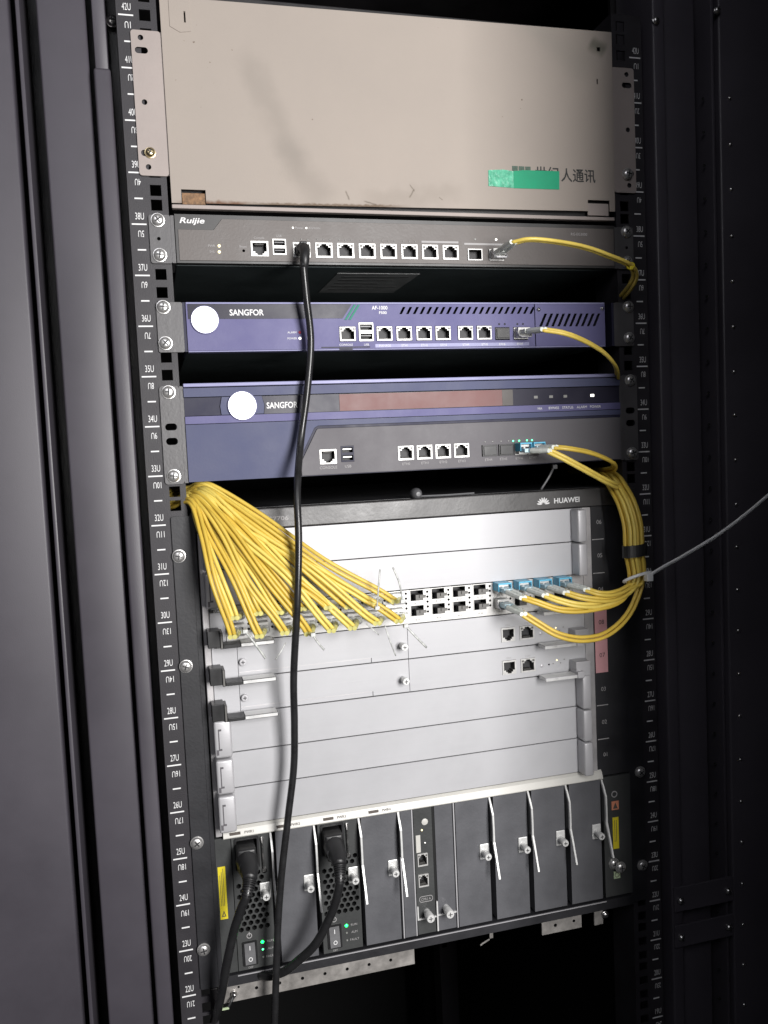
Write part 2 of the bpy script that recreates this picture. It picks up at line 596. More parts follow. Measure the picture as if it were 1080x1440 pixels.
def rj45_mesh(notch=1, w=16.0, h=13.6, leds=True, metal='socket_metal'):
    n = notch
    hole = [(-6.4, -5.2 * n), (6.4, -5.2 * n), (6.4, 2.6 * n), (4.2, 2.6 * n), (4.2, 4.4 * n), (2.4, 4.4 * n), (2.4, 5.8 * n),
            (-2.4, 5.8 * n), (-2.4, 4.4 * n), (-4.2, 4.4 * n), (-4.2, 2.6 * n), (-6.4, 2.6 * n)]
    if n < 0:
        hole = hole[::-1]
    b = MB()
    b.plate(rect(-w / 2, w / 2, -h / 2, h / 2), [hole], -0.8, 8, 0, 1)
    b.box(-6.5, 6.5, 8.0, 9, -6.2, 6.2, 2)
    for k in range(8):
        x = -3.6 + k * 1.02
        z0, z1 = sorted((-5.1 * n, -3.8 * n))
        b.box(x - 0.22, x + 0.22, 2.2, 7.8, z0, z1, 3)
    if leds:
        for s in (-1, 1):
            z0, z1 = sorted((3.5 * n, 5.5 * n))
            b.box(s * 5.9 - 1.2, s * 5.9 + 1.2, -1.0, -0.5, z0, z1, 1)
    return b.mesh('rj45_socket', [metal, 'socket_grey', 'hole_dark', 'socket_grey'])


RJ_UP = rj45_mesh(1)
RJ_DOWN = rj45_mesh(-1, leds=False)
RJ_SMALL = rj45_mesh(1, w=15.0, h=13.0)


def usb_mesh(w, h, mats=('socket_metal', 'hole_dark', 'grey_plastic')):
    b = MB()
    hs = []
    for s in (-1, 1):
        hs.append(rect(-w / 2 + 1, w / 2 - 1, s * h * 0.25 - h * 0.16, s * h * 0.25 + h * 0.16))
    b.plate(rect(-w / 2, w / 2, -h / 2, h / 2), hs, -0.6, 7, 0, 1)
    b.box(-w / 2 + .4, w / 2 - .4, 7.0, 8, -h / 2 + .4, h / 2 - .4, 1)
    for s in (-1, 1):
        b.box(-w / 2 + 2.0, w / 2 - 2.0, 1, 7, s * h * .25 + h * .02, s * h * .25 + h * .09, 2)
    return b.mesh('usb_socket', list(mats))


def sfp_mesh(w=15, h=11, filled=False):
    b = MB()
    b.plate(rect(-w / 2, w / 2, -h / 2, h / 2), [rect(-w / 2 + .9, w / 2 - .9, -h / 2 + .9, h / 2 - .9)], -1.0, 9, 2 if filled else 0, 1)
    b.box(-w / 2 + .5, w / 2 - .5, 9, 10, -h / 2 + .5, h / 2 - .5, 1)
    if filled:
        b.box(-w / 2 + 1.2, w / 2 - 1.2, -2.2, 8, -h / 2 + 1.2, h / 2 - 1.2, 2)
    return b.mesh('fibre_socket', ['socket_metal', 'hole_dark', 'black_plastic'])


SFP_EMPTY = sfp_mesh()
SFP_CAP = sfp_mesh(filled=True)


def led(x, z, mat_, parent, r=1.2, y=-3.0, name='indicator'):
    b = MB()
    b.lathe((0, 0, 0), [(r, 0.5), (r, -0.25), (r * .7, -0.6), (0.01, -0.7)], 10)
    return put(b.mesh('indicator', [mat_], smooth=True), name, parent, (x, y, z))


ordn = ['first', 'second', 'third', 'fourth', 'fifth', 'sixth', 'seventh', 'eighth', 'ninth', 'tenth', 'eleventh', 'twelfth', 'thirteenth', 'fourteenth', 'fifteenth', 'sixteenth']

# ================================================================== the cabinet
ZT, ZB = 560, -900
cab = thing('server_cabinet', 'black steel server cabinet frame with numbered mounting rails around all the equipment', 'cabinet', (232, 300, ZB))


def mx(x):
    return 465.1 - x


def mbox(b, side, x0, x1, y0, y1, z0, z1, mi=0):
    if side:
        x0, x1 = mx(x1), mx(x0)
    b.box(x0, x1, y0, y1, z0, z1, mi)


HOLES = []
k = -24
while True:
    base = 23.3 + 44.45 * k
    if base > 490:
        break
    for d in (6.35, 22.22, 38.1):
        if ZB + 10 < base + d < 478:
            HOLES.append(base + d)
    k += 1

mark_long = MB().box(-6.3, 6.3, -0.25, 0.05, -0.62, 0.62).mesh('scale_mark', ['white_ink'])
mark_short = MB().box(-3.6, 3.6, -0.25, 0.05, -0.62, 0.62).mesh('scale_mark', ['white_ink'])
for side in (0, 1):
    X = (lambda x: mx(x)) if side else (lambda x: x)
    # mounting rail with square cage holes and a folded inner flange
    b = MB()
    hs = [rect(-4.8, 4.8, z - 4.8, z + 4.8) for z in HOLES]
    b.plate(rect(-24, 10, ZB, 486), hs, 0, 2, 0, 0, True)
    b.box(8, 10, 2, 45, ZB, 486)
    b.box(-24, -22, 2, 30, ZB, 486)
    if side:
        b.v = [(mx(x), y, z) for x, y, z in b.v]
    rail = b.build('mounting_rail', cab, 'rail_paint', org=(X(0), 0, ZB))
    for n in range(17, 43):
        z = 44.45 * (n - 32)
        xm = X(-16)
        put(mark_long, 'scale_mark', rail, (xm, -0.05, z))
        put(mark_short, 'scale_mark', rail, (xm + (1 if not side else -1), -0.05, z - 22.2))
        text('%dU' % n, xm + 0.8, z + 7.0, 6.0, 'white_ink', rail, -0.3, w=7.4 if n > 9 else 5.4, name='scale_number')
        m_ = 43 - n
        text('%dU' % m_, xm + 1.2, z - 8.2, 5.6, 'white_ink', rail, -0.3, w=6.9 if m_ > 9 else 5.0, rot=180, name='scale_number')
    # folded post beside the rail
    b = MB(); mbox(b, side, -45.5, -31.5, -9, 60, ZB, ZT if side else 395)
    b.build('frame_post', cab, 'post_paint', bevel=2.2, smooth=True, seg=3)
    b = MB(); mbox(b, side, -44, -33, -4, 60, 395.5, ZT)
    if not side:
        b.build('frame_post', cab, 'post_paint', bevel=1.5, smooth=True)
    # cover strip, thin rib and outer panel
    b = MB(); mbox(b, side, -89, -49, 3, 8, ZB, ZT)
    b.build('cover_strip', cab, 'post_paint', bevel=2.0, smooth=True, seg=3)
    b = MB(); mbox(b, side, -104.5, -101, -7, 60, ZB, ZT)
    b.build('frame_rib', cab, 'post_paint', bevel=0.9, smooth=True)
    b = MB(); mbox(b, side, -240, -109.5, -8, 20, ZB, ZT)
    b.build('outer_panel', cab, 'post_paint', bevel=2.5, smooth=True, seg=3)
    b = MB(); mbox(b, side, -240, -26, 61, 66, ZB, ZT)
    b.build('inner_baffle', cab, 'black_steel')
    # side wall and rear post inside
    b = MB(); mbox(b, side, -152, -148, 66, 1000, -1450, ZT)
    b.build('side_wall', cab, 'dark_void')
    b = MB()
    b.plate(rect(-24, 10, -1440, 486), [rect(-4.8, 4.8, z - 4.8, z + 4.8) for z in HOLES if z < -380], 700, 702, 0, 0, True)
    b.box(8, 10, 702, 740, -1440, 486)
    if side:
        b.v = [(mx(x), y, z) for x, y, z in b.v]
    b.build('rear_rail', cab, 'rail_paint')
# right side only: cross brackets, hole row and rivets
for z0, z1 in ((-456, -428), (-496, -471)):
    pl = MB().box(498, 572, -12, -9.2, z0, z1).build('cross_bracket', cab, 'post_paint', bevel=0.8)
    for x in (505, 565):
        put(SCREW_SMALL, 'bracket_screw', pl, (x, -12.1, (z0 + z1) / 2 - 1), None, (1.5, 1.5, 1.5))
riv = MB().lathe((0, 0, 0), [(2.2, 0), (2.1, -0.7), (1.3, -1.5), (0.01, -1.8)], 12).mesh('rivet', ['steel'], smooth=True)
for z in (408, 361, 315, 267, 220, 172.5, 125, 79, 31, -17, -63, -110, -155, -203, -250, -299, -346.5, -393, -441, -488, -535, -582):
    put(riv, 'rivet', cab, (586.5, -8.1, z))
dot = MB().lathe((0, 0, 0), [(1.7, 0), (1.7, -0.3), (0.01, -0.31)], 10).mesh('frame_hole', ['dark_void'])
for k in range(30):
    put(dot, 'frame_hole', cab, (562.5, -7.1 + 10, 410 - 34 * k))
# back panel, top plate
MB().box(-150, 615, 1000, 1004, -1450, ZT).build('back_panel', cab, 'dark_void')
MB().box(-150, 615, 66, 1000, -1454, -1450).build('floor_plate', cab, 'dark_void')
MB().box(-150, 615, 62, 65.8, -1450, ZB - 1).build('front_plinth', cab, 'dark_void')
MB().box(-150, 615, 66, 1000, ZT - 4, ZT).build('top_plate', cab, 'black_steel')
put(SCREW_SMALL, 'frame_bolt', cab, (-28, 30, 452), None, (2.2, 2.2, 2.2))
MB().box(-31, -24.5, 34, 60, ZB, 486).build('inner_baffle', cab, 'black_steel')
for x, z in ((500, 478), (572, 494)):
    put(SCREW_SMALL, 'frame_bolt', cab, (x, -9, z), None, (1.6, 1.6, 1.6))
# unseen leaf hinged outside the frame post, added to shade the right side
b = MB()
leaf = [(640, -24), (655, -14), (438, -388), (423, -398)]
for (xa, ya), (xb, yb) in zip(leaf, leaf[1:] + leaf[:1]):
    b.face([(xa, ya, ZB - 300), (xb, yb, ZB - 300), (xb, yb, ZT + 200), (xa, ya, ZT + 200)])
b.face([(x, y, ZT + 200) for x, y in leaf])
b.face([(x, y, ZB - 300) for x, y in leaf[::-1]])
shade_door = b.build('shade_door', cab, 'black_steel', bevel=2)
shade_door['label'] = 'unseen open cabinet leaf added to shade the right side'

# ================================================================== the white distribution box at the top
bx = thing('distribution_box', 'cream painted steel distribution box with green tape at the top of the rack', 'distribution box', (232, 100, 282))
MB().box(14, 451, 4, 260, 281.5, 470).build('body', bx, 'black_steel', bevel=1)
MB().box(13, 452, -2.6, 3.8, 280.8, 284.3).build('bottom_lip', bx, 'bracket_paint', bevel=0.6)
tilt = 0.0105
b = MB()
cz = lambda x, z: z + tilt * (x - 13)
cut = [(13, cz(13, 285)), (21.7, cz(21, 285)), (21.7, 297), (43, 297), (43, cz(43, 285)), (421.5, cz(421.5, 285)), (421.5, 300.3), (446, 300.3),
       (446, cz(446, 285)), (452, cz(452, 285)), (453, cz(453, 461)), (13, cz(13, 461))]
slits = [rect(33.2, 34.4, 440.2, 449.3), [(435, 414), (436.4, 414), (436.4, 419), (435, 419)], rect(436, 440, 446, 450)]
b.plate(cut, slits, -4, -2.6, 0, 0)
cover = b.build('cover_panel', bx, 'cream_paint', org=(233, -4, 375))
# embossed latch plate in the upper left corner
b = MB()
b.plate([(20.5, 436), (29, 431.5), (38.5, 433), (38, 460.5), (20.5, 460.5)], [rect(33.0, 34.5, 440.0, 449.5)], -4.7, -3.9, 0, 0)
b.build('latch_plate', cover, 'cream_paint', bevel=0.25)
MB().box(22.3, 42.5, -2.4, -1.0, 284.5, 294.5).build('hinge_tab', bx, 'rust', bevel=0.4)
MB().box(422, 445.5, -2.4, -1.0, 285.5, 297.5).build('hinge_tab', bx, 'bracket_paint', bevel=0.4)
for k in range(2):
    X = (lambda x: mx(x)) if k else (lambda x: x)
    b = MB()
    o_ = rrect(-13, 12.2, 308.3, 431.8, 2.6)
    hs = [ngon(-4.8, 425.5, 2.4), slot(-4.7, 414.8, 11, 5.4), ngon(-4.8, 371, 2.4), slot(-5, 327.6, 11, 5.4), ngon(-4.9, 315.7, 2.4)]
    b.plate(o_, hs, -2.2, -0.2, 0, 1)
    b.box(12.3, 14.4, -2.2, 60, 308.6, 431.5)
    if k:
        b.v = [(mx(x), y, z) for x, y, z in b.v]
        b.v = [(x, y, z + 1) for x, y, z in b.v]
    br = b.build('mounting_bracket', bx, ['bracket_paint', 'hole_dark'])
    screw(X(-2.8), 327.7, br, -2.4, SCREW_BRASS if not k else SCREW)
# green tape over the printed company name
b = MB().plate([(341, 308.8), (390, 309.2), (390.6, 327), (352, 326.5), (341, 325.2)], [], -4.55, -4.05)
b.build('tape', cover, 'tape_green')
b = MB().plate([(314.4, 310), (340.9, 308.9), (340.9, 325.1), (330, 326.2), (314.8, 325)], [], -4.7, -4.05)
b.build('tape', cover, 'tape_pale')['label'] = 'crinkled shiny end of the green tape'
text('人通讯', 411.5, 323.6, 13.2, 'black_ink', cover, -4.3, w=38, bold=0.013)
text('世纪', 377.6, 324.4, 13.2, 'black_ink', cover, -4.3, w=26, bold=0.013)
b = MB()
for k, (x0, x1) in enumerate(((340, 346), (347, 353), (354, 359.6))):
    b.box(x0, x1, -4.35, -4.1, 317, 330.2)
b.build('emblem', cover, 'emblem_ink')

# ================================================================== the grey 1U gateway
gw = thing('network_gateway', 'grey 1U network gateway with eight copper ports under the cream box', 'network gateway', (232, 120, 232))
MB().box(14, 451, 6, 330, 232.5, 275).build('body', gw, 'underside', bevel=0.6)
ports_x = [127.1] + [148, 168.6, 189.4, 210.2, 231, 251.7, 272.6]
zc = 245.8
hs = [rect(80.2, 96.6, 239.6, 253), rect(100.2, 113, 240.8, 255.6), rect(289.8, 305.6, 238.4, 249.8), rect(312, 328, 238.4, 249.8), ngon(73.9, 244.3, 1.3)]
hs += [rect(x - 8.2, x + 8.2, zc - 7.0, zc + 7.0) for x in ports_x]
b = MB()
b.plate([(17, 235.2), (449.5, 235.2), (449.5, 272.0), (56, 272.0), (48, 262.0), (17, 262.0)], hs, -4, 6, 0, 1)
face = b.build('front_panel', gw, ['gateway_grey', 'hole_dark'])
b = MB()
b.plate([(14.5, 233), (451, 233), (451, 275.6), (14.5, 275.6)], [[(16.8, 235.0), (449.7, 235.0), (449.7, 272.3), (55.8, 272.3), (47.8, 262.3), (16.8, 262.3)]], -3.2, 6, 0, 1)
b.build('front_frame', gw, ['gateway_dark', 'hole_dark'])
for side in (0, 1):
    b = MB()
    b.plate(rrect(-7.8, 10.8, 232.6, 274.8, 2.0), [ngon(0, 254, 1.6)], -2.2, -0.2, 0, 1)
    b.box(10.9, 13.8, -2.2, 40, 233, 274.5)
    if side:
        b.v = [(mx(x), y, z) for x, y, z in b.v]
    e = b.build('mounting_ear', gw, ['ear_grey', 'hole_dark'])
    screw(mx(0) if side else 0, 270.0, e)
    screw(mx(0) if side else 0, 239.6, e)
text('Ruijie', 29.6, 269.4, 6.6, 'white_ink', gw, -3.5, w=22, bold=0.02, shear=0.25)
put(RJ_DOWN, 'console_socket', face, (88.4, -4, 246.3))
put(usb_mesh(12.4, 14.4), 'usb_socket', face, (106.6, -4, 248.2))
for x in ports_x:
    put(RJ_UP, 'copper_socket', face, (x, -4, zc))
put(SFP_EMPTY, 'fibre_socket', face, (297.7, -4, 244.1))
put(SFP_EMPTY, 'fibre_socket', face, (320, -4, 244.1))
led(52.2, 248.2, 'led_amber', face, 1.3, -4)
led(52.0, 242.9, 'led_amber', face, 1.3, -4)
led(120, 265.8, 'led_white', face, 0.8, -4)
led(132.5, 265.8, 'led_white', face, 0.8, -4)
text('Power', 126, 265.8, 2.0, 'grey_ink', face, -4.2)
text('LAN/WAN', 139.5, 265.8, 1.8, 'grey_ink', face, -4.2)
text('PWR', 45.5, 248.2, 2.0, 'grey_ink', face, -4.2)
text('SYS', 45.5, 243, 2.0, 'grey_ink', face, -4.2)
text('Reset', 73.5, 248, 2.0, 'grey_ink', face, -4.2)
text('Console', 88.4, 256.0, 2.0, 'grey_ink', face, -4.2)
text('USB', 106.6, 258.2, 2.0, 'grey_ink', face, -4.2)
for x in ports_x[:6]:
    for d in (-6, 0, 6):
        led(x + d, 255.6, 'led_off', face, 0.65, -4)
MB().box(243.5, 281, -4.25, -4.0, 254.6, 256.4).build('label_strip', face, 'grey_ink')
MB().box(287, 330, -4.25, -4.0, 253.4, 255.2).build('label_strip', face, 'grey_ink')
led(298.5, 259.0, 'led_off', face, 1.1, -4)
led(320.5, 259.0, 'led_white', face, 1.1, -4)
text('RG-EG3000', 410.5, 266, 2.6, 'grey_ink', face, -4.2, w=18)
b = MB().box(168, 252, 31, 130, 232.2, 232.5)
for k in range(5):
    b.box(175, 245 - 12 * (k % 3), 45 + 16 * k, 49 + 16 * k, 232.1, 232.3, 1)
b.build('rating_label', gw, ['sticker_grey', 'black_ink'])

# ================================================================== the violet 1U firewall
fw = thing('firewall_appliance', 'slim violet 1U firewall with small lit round emblem and slanted vent slots', 'firewall', (232, 120, 154))
MB().box(18, 440, 7, 330, 154.5, 197.5).build('body', fw, 'underside', bevel=0.6)
fx = [202.7, 222.2, 242.2, 261.6, 284.7, 304.4]
fz = 168.9
hs = [rect(x - 8.1, x + 8.1, fz - 7, fz + 7) for x in [166.7] + fx] + [rect(177.4, 192.1, 161.8, 179.6), rect(315.8, 331.4, 161.6, 174.2), rect(335.3, 351, 161.6, 174.2)]
for k in range(21):
    x = 218.2 + 6.75 * k
    hs.append([(x, 187.2), (x + 2.7, 187.2), (x + 6.6, 194.0), (x + 3.9, 194.0)])
b = MB().plate(rect(19.5, 358.6, 155.2, 196.6), hs, -4, 7, 0, 1)
ff = b.build('front_panel', fw, ['violet_face', 'hole_dark'])
hs = []
for k in range(10):
    x = 363.5 + 6.6 * k
    hs.append([(x, 174.6), (x + 2.9, 174.6), (x + 9.2, 187.3), (x + 6.3, 187.3)])
b = MB().plate(rect(359.6, 437, 155.2, 196.6), hs, -4, 7, 0, 1)
md = b.build('expansion_module', fw, ['violet_face', 'hole_dark'])
for x, z in ((363.3, 191.3), (433.8, 192.2)):
    put(SCREW_SMALL, 'panel_screw', md, (x, -4, z), None, (.8, 1, .8))
MB().box(19.5, 437, -4.3, 7, 196.7, 198.3).build('top_edge', fw, 'violet_lip', bevel=0.4)
MB().box(19.5, 437, -4.2, 7, 153.9, 155.0).build('bottom_edge', fw, 'violet_lip', bevel=0.3)
b = MB().plate([(21, 183.4), (162.5, 183.4), (172, 196.5), (21, 196.5)], [], -4.5, -4.0)
b.build('dark_band', ff, 'navy_band')
b = MB()
for x in (164.3, 168.2):
    b.plate([(x, 182), (x + 2.2, 182), (x + 11.8, 196.0), (x + 9.6, 196.0)], [], -4.75, -4.0)
b.build('slash', ff, 'slash_green')
b = MB()
b.lathe((35.6, -4, 182.5), [(12.6, 0), (12.6, -1.6), (11.9, -2.0)], 36, 0)
b.lathe((35.6, -4, 182.5), [(11.9, -1.7), (9, -2.2), (0.01, -2.4)], 36, 1)
b.build('emblem_light', fw, ['violet_lip', 'lamp_white'], smooth=True)
text('SANGFOR', 73.4, 189.0, 5.6, 'white_ink', ff, -4.75, w=31, bold=0.02)
text('AF-1000', 199, 193.2, 3.6, 'white_ink', ff, -4.25, w=15.5, bold=0.02)
text('F500', 202, 188.6, 2.6, 'white_ink', ff, -4.25, w=7.5, bold=0.02)
led(121.4, 170.8, 'led_red', ff, 1.4, -4)
led(121.2, 165.3, 'led_white', ff, 1.3, -4)
text('ALARM', 114, 170.8, 1.8, 'white_ink', ff, -4.2)
text('POWER', 114, 165.3, 1.8, 'white_ink', ff, -4.2)
put(RJ_SMALL, 'console_socket', ff, (166.7, -4, fz))
put(usb_mesh(14, 17.2), 'usb_socket', ff, (184.8, -4, 170.7))
for x in fx:
    put(RJ_SMALL, 'copper_socket', ff, (x, -4, fz))
put(SFP_CAP, 'fibre_socket', ff, (323.6, -4, 168))
put(SFP_EMPTY, 'fibre_socket', ff, (343.2, -4, 168))
for x in (320.5, 326.5, 340, 346):
    led(x, 177.2, 'hole_dark', ff, 1.0, -4)
MB().box(193.2, 352, -4.15, -4.0, 156.0, 159.2).build('label_strip', ff, 'violet_lip')
for s_, x in zip(('MANAGE', 'ETH1', 'ETH2', 'ETH3', 'ETH4', 'ETH5', 'ETH6', 'ETH7'), fx + [323, 342]):
    text(s_, x, 157.6, 2.0, 'white_ink', ff, -4.35)
text('CONSOLE', 164.8, 158.9, 2.0, 'white_ink', ff, -4.2)
text('USB', 184.6, 158.8, 2.0, 'white_ink', ff, -4.2)
b = MB().box(141, 188, -4.3, -3.9, 156.0, 157.2)
b.box(158, 171, -4.3, -3.9, 153.6, 156.0)
b.build('pull_out_tag', fw, 'slate_edge')
for side in (0, 1):
    b = MB()
    b.plate(rrect(-6, 16.6, 154.4, 198.6, 1.6), [], -2.2, -0.2)
    b.box(16.7, 19.3, -2.2, 40, 154.6, 198.4, 1)
    if side:
        b.v = [(mx(x), y, z) for x, y, z in b.v]
    e = b.build('mounting_ear', fw, ['ear_grey', 'slate_edge'])
    screw(mx(0) if side else 0, 194.2, e)
    screw(mx(0) if side else 0, 162.4, e)

# ================================================================== the blue 2U security gateway
sg = thing('security_gateway', 'tall blue and grey 2U security gateway with brown display window and lit round emblem', 'security gateway', (232, 120, 37))
MB().box(14, 451, 7, 330, 37.5, 125).build('body', sg, 'underside', bevel=0.6)
MB().box(13, 452, -4.6, 7, 122.9, 126.2).build('top_edge', sg, 'violet_lip', bevel=0.5)
MB().plate(rect(13, 452, 114.0, 122.0), [], -4, 7).build('upper_strip', sg, 'blue_face')
MB().plate([(13, 97.2), (45, 97.2), (44.2, 105), (46, 113.4), (13, 113.4)], [], -2.4, 7).build('dark_band', sg, 'slate_edge')
band = MB().plate([(84.5, 97), (452, 97), (452, 113.2), (83.2, 113.2), (85.5, 105)], [], -2.4, 7).build('dark_band', sg, 'navy_band')
b = MB().plate([(45.6, 97.2), (84, 97.2), (85.0, 105), (82.8, 113.4), (46.6, 113.4), (44.8, 105)], [], -3.6, 7)
b.build('emblem_plate', sg, 'blue_face')
MB().plate(rect(13, 452, 89.8, 96.6), [], -4, 7).build('lower_strip', sg, 'violet_face')
b = MB().plate([(13, 37.6), (114.0, 37.6), (114.0, 52), (130.5, 82.2), (134, 84.2), (452, 84.2), (452, 89.2), (13, 89.2)], [], -4, 7)
b.build('blue_panel', sg, 'blue_face')
b = MB().plate([(114.4, 37.4), (452, 37.4), (452, 83.9), (134, 83.9), (130.8, 82.0), (114.4, 52)],
               [[(116.2, 38), (451.8, 38), (451.8, 81.7), (134.2, 81.7), (132.4, 80.8), (116.2, 51)]], -3.2, 7, 0, 0)
b.build('panel_seam', sg, 'slate_edge')
ex = [218.6, 237.6, 256.6, 275.8]
ez = 54.8
hs = [rect(x - 8.0, x + 8.0, ez - 7, ez + 7) for x in ex] + [rect(134, 150.2, 47.8, 61.8), rect(154.6, 167.4, 49, 64.2)]
hs += [rect(297, 313.6, 47.6, 59), rect(314.6, 331, 47.6, 59), rect(332, 345.6, 47.6, 59), rect(346.4, 360, 47.6, 59)]
b = MB().plate([(116.6, 38.2), (451.4, 38.2), (451.4, 81.4), (134.3, 81.4), (132.7, 80.6), (116.6, 51)], hs, -4.2, 7, 0, 1)
gp = b.build('port_panel', sg, ['slate_face', 'hole_dark'])
b = MB()
b.lathe((64.6, -3.6, 104.9), [(13.4, 0), (13.4, -1.8), (12.7, -2.2)], 36, 0)
b.lathe((64.6, -3.6, 104.9), [(12.7, -1.9), (9, -2.4), (0.01, -2.6)], 36, 1)
b.build('emblem_light', sg, ['violet_lip', 'lamp_white'], smooth=True)
text('SANGFOR', 101.6, 104.5, 5.8, 'white_ink', band, -2.7, w=29, bold=0.02)
MB().box(156, 321.5, -2.9, -2.3, 97.3, 112.9).build('display_window', band, 'window_brown')
MB().box(321.6, 333, -2.88, -2.3, 97.3, 112.9).build('display_window', band, 'window_dark')
for x, m_ in ((358, 'led_off'), (374.8, 'led_off'), (390.6, 'led_off'), (421.1, 'led_white')):
    MB().box(x - 2, x + 2, -2.8, -2.4, 103.4, 106).build('indicator', band, m_)
for s_, x in (('HA', 361.5), ('BYPASS', 376.8), ('STATUS', 392.2), ('ALARM', 408), ('POWER', 423.4)):
    text(s_, x, 93.2, 2.5, 'white_ink', sg, -4.25)
put(RJ_DOWN, 'console_socket', gp, (142.1, -4.2, ez))
put(usb_mesh(12.4, 14.8, ('slate_edge', 'hole_dark', 'socket_metal')), 'usb_socket', gp, (161, -4.2, 56.6))
for x in ex:
    put(RJ_UP, 'copper_socket', gp, (x, -4.2, ez), None, (0.97, 1, 1))
for x in (305.3, 322.8):
    put(SFP_CAP, 'fibre_socket', gp, (x, -4.2, 53.3))
for x in (338.8, 353.2):
    put(SFP_EMPTY, 'fibre_socket', gp, (x, -4.2, 53.3), None, (0.88, 1, 1))
for x in (301, 309, 318, 326):
    led(x, 62, 'led_off', gp, 0.8, -4.2)
for x in (331, 337.5, 346, 351.5):
    led(x, 61.8, 'led_green_small', gp, 0.9, -4.2)
for s_, x in zip(('ETH0', 'ETH1', 'ETH2', 'ETH3', 'ETH4', 'ETH5', 'ETH6', 'ETH7'), ex + [304, 320, 337, 352]):
    text(s_, x, 44.4, 2.4, 'grey_ink', gp, -4.4)
text('CONSOLE', 142, 44.6, 2.6, 'grey_ink', gp, -4.4)
text('USB', 161, 44.9, 2.6, 'grey_ink', gp, -4.4)
for side in (0, 1):
    b = MB()
    b.plate(rrect(-8, 9.4, 36.4, 124.6, 3), [slot(0.4, 87.9, 10.5, 6.4), slot(0.4, 75, 10.5, 6.4)], -2.2, -0.2, 0, 1)
    b.box(9.5, 12.8, -2.2, 40, 37, 124)
    if side:
        b.v = [(mx(x), y, z) for x, y, z in b.v]
    e = b.build('mounting_ear', sg, ['ear_grey', 'hole_dark'])
    screw(mx(0) if side else 0, 119, e)
    screw(mx(0) if side else 0, 43.9, e)

# ================================================================== the big chassis switch
hw = thing('chassis_switch', 'large silver modular chassis switch with eight card slots and black power modules', 'network switch', (232, 150, -441))
MB().box(12, 453, 14, 420, -441, 10).build('body', hw, 'ear_black')
MB().box(12, 15.8, -3, 13.9, -440.5, 9).build('side_frame', hw, 'ear_black')
bz = MB().box(16, 452.6, -4, 13.8, -9.0, 9.6).build('top_bezel', hw, 'bezel_dark', bevel=1.0)
text('Quidway S7706', 78, -0.9, 5.2, 'grey_ink', bz, -4.3, w=47, bold=0.02)
text('HUAWEI', 388, -0.8, 5.4, 'white_ink', bz, -4.3, w=28.5, bold=0.025)
b = MB()
for k in range(8):
    a = math.radians(8 + 164 * k / 7)
    c, s_ = math.cos(a), math.sin(a)
    pts = [(1.2, 0), (3.4, .85), (6.0, 0.85), (7.4, 0.1), (6.0, -0.65), (3.4, -0.65)]
    b.plate([(361.8 + x * c - z * s_, -3.6 + x * s_ + z * c) for x, z in pts], [], -4.3, -4.0)
b.build('flower_emblem', bz, 'white_ink')
# ears
for side in (0, 1):
    b = MB()
    b.plate(rrect(-5, 14.5, -440, 7, 2), [], -2.4, -0.2)
    if side:
        b.v = [(mx(x), y, z) for x, y, z in b.v]
    e = b.build('mounting_ear', hw, 'ear_black', bevel=0)
    for z in ((-28.9, -130.5, -297.3, -400.7) if not side else (-297.3, -400.7)):
        screw(mx(0) if side else 0, z, e, -2.5)
# silver uprights of the card cage
MB().box(17.4, 23.4, -5, 13.8, -294.5, -9.6).build('cage_upright', hw, 'frame_silver', bevel=0.6)
MB().box(404.5, 414.5, -4, 13.8, -291, -9.6).build('cage_upright', hw, 'frame_silver', bevel=0.6)
# slot number column
colm = MB().box(414.8, 452.6, -3.4, 13.8, -294.5, -9.4).build('slot_column', hw, 'ear_black')
ROWS = [-9.4, -44.0, -78.3, -112.2, -146.6, -179.6, -216.0, -250.0, -286.6]
for s_, z in (('06', -25.6), ('05', -60.4), ('04', -95.8), ('03', -201.6), ('02', -236.9), ('01', -272)):
    text(s_, 424, z, 4.2, 'grey_ink', colm, -3.7)
for z in (-43.6, -78.8, -218.9, -255.2):
    MB().box(415.8, 429, -3.65, -3.4, z - .4, z + .4).build('slot_line', colm, 'grey_ink')
MB().box(415.8, 430, -3.75, -3.4, -184, -112).build('slot_sticker', colm, 'sticker_pink')
text('08', 423.6, -130.5, 4.6, 'black_ink', colm, -3.9)
text('07', 423.6, -165.4, 4.6, 'black_ink', colm, -3.9)
MB().box(415.8, 430, -3.95, -3.7, -148.6, -147.8).build('slot_line', colm, 'black_ink')


def pull_handle(x0, x1, z0, z1, parent, left):
    b = MB()
    b.box(x0, x1, -20, -4.0, z0, z1, 0)
    h = b.build('pull_handle', parent, 'handle_silver', bevel=2.2 if left else 1.6, smooth=True, seg=3)
    b = MB()
    zc_ = (z0 + z1) / 2
    b.box(x0 + 3.6, x0 + 4.6, -20.2, -18, zc_ - 10, zc_ + 10)
    b.box(x0 + 4.6, x0 + 6.6, -20.2, -18, zc_ + 8.2, zc_ + 10)
    b.box(x0 + 4.6, x0 + 6.6, -20.2, -18, zc_ - 10, zc_ - 8.2)
    b.box(x0 + 1.6, x0 + 3.6, -20.2, -18, zc_ - 14, zc_ - 9)
    if left:
        b.build('spring_clip', hw_part(h), 'slate_face')
    return h


def hw_part(h):
    return h.parent


for i, nm in ((0, '06'), (1, '05'), (5, '03'), (6, '02'), (7, '01')):
    z1, z0 = ROWS[i] - 0.55, ROWS[i + 1] + 0.55
    f = MB().plate(rect(24, 404, z0, z1), [], -4, 13).build('blank_card', hw, 'card_silver')
    f['label'] = 'plain silver blank card in slot ' + nm
    pull_handle(20.6, 36.4, z0 + 0.4, z1 - 0.4, f, True)
    pull_handle(391.5, 401.5, z0 + 0.2, z1 - 0.2, f, False)

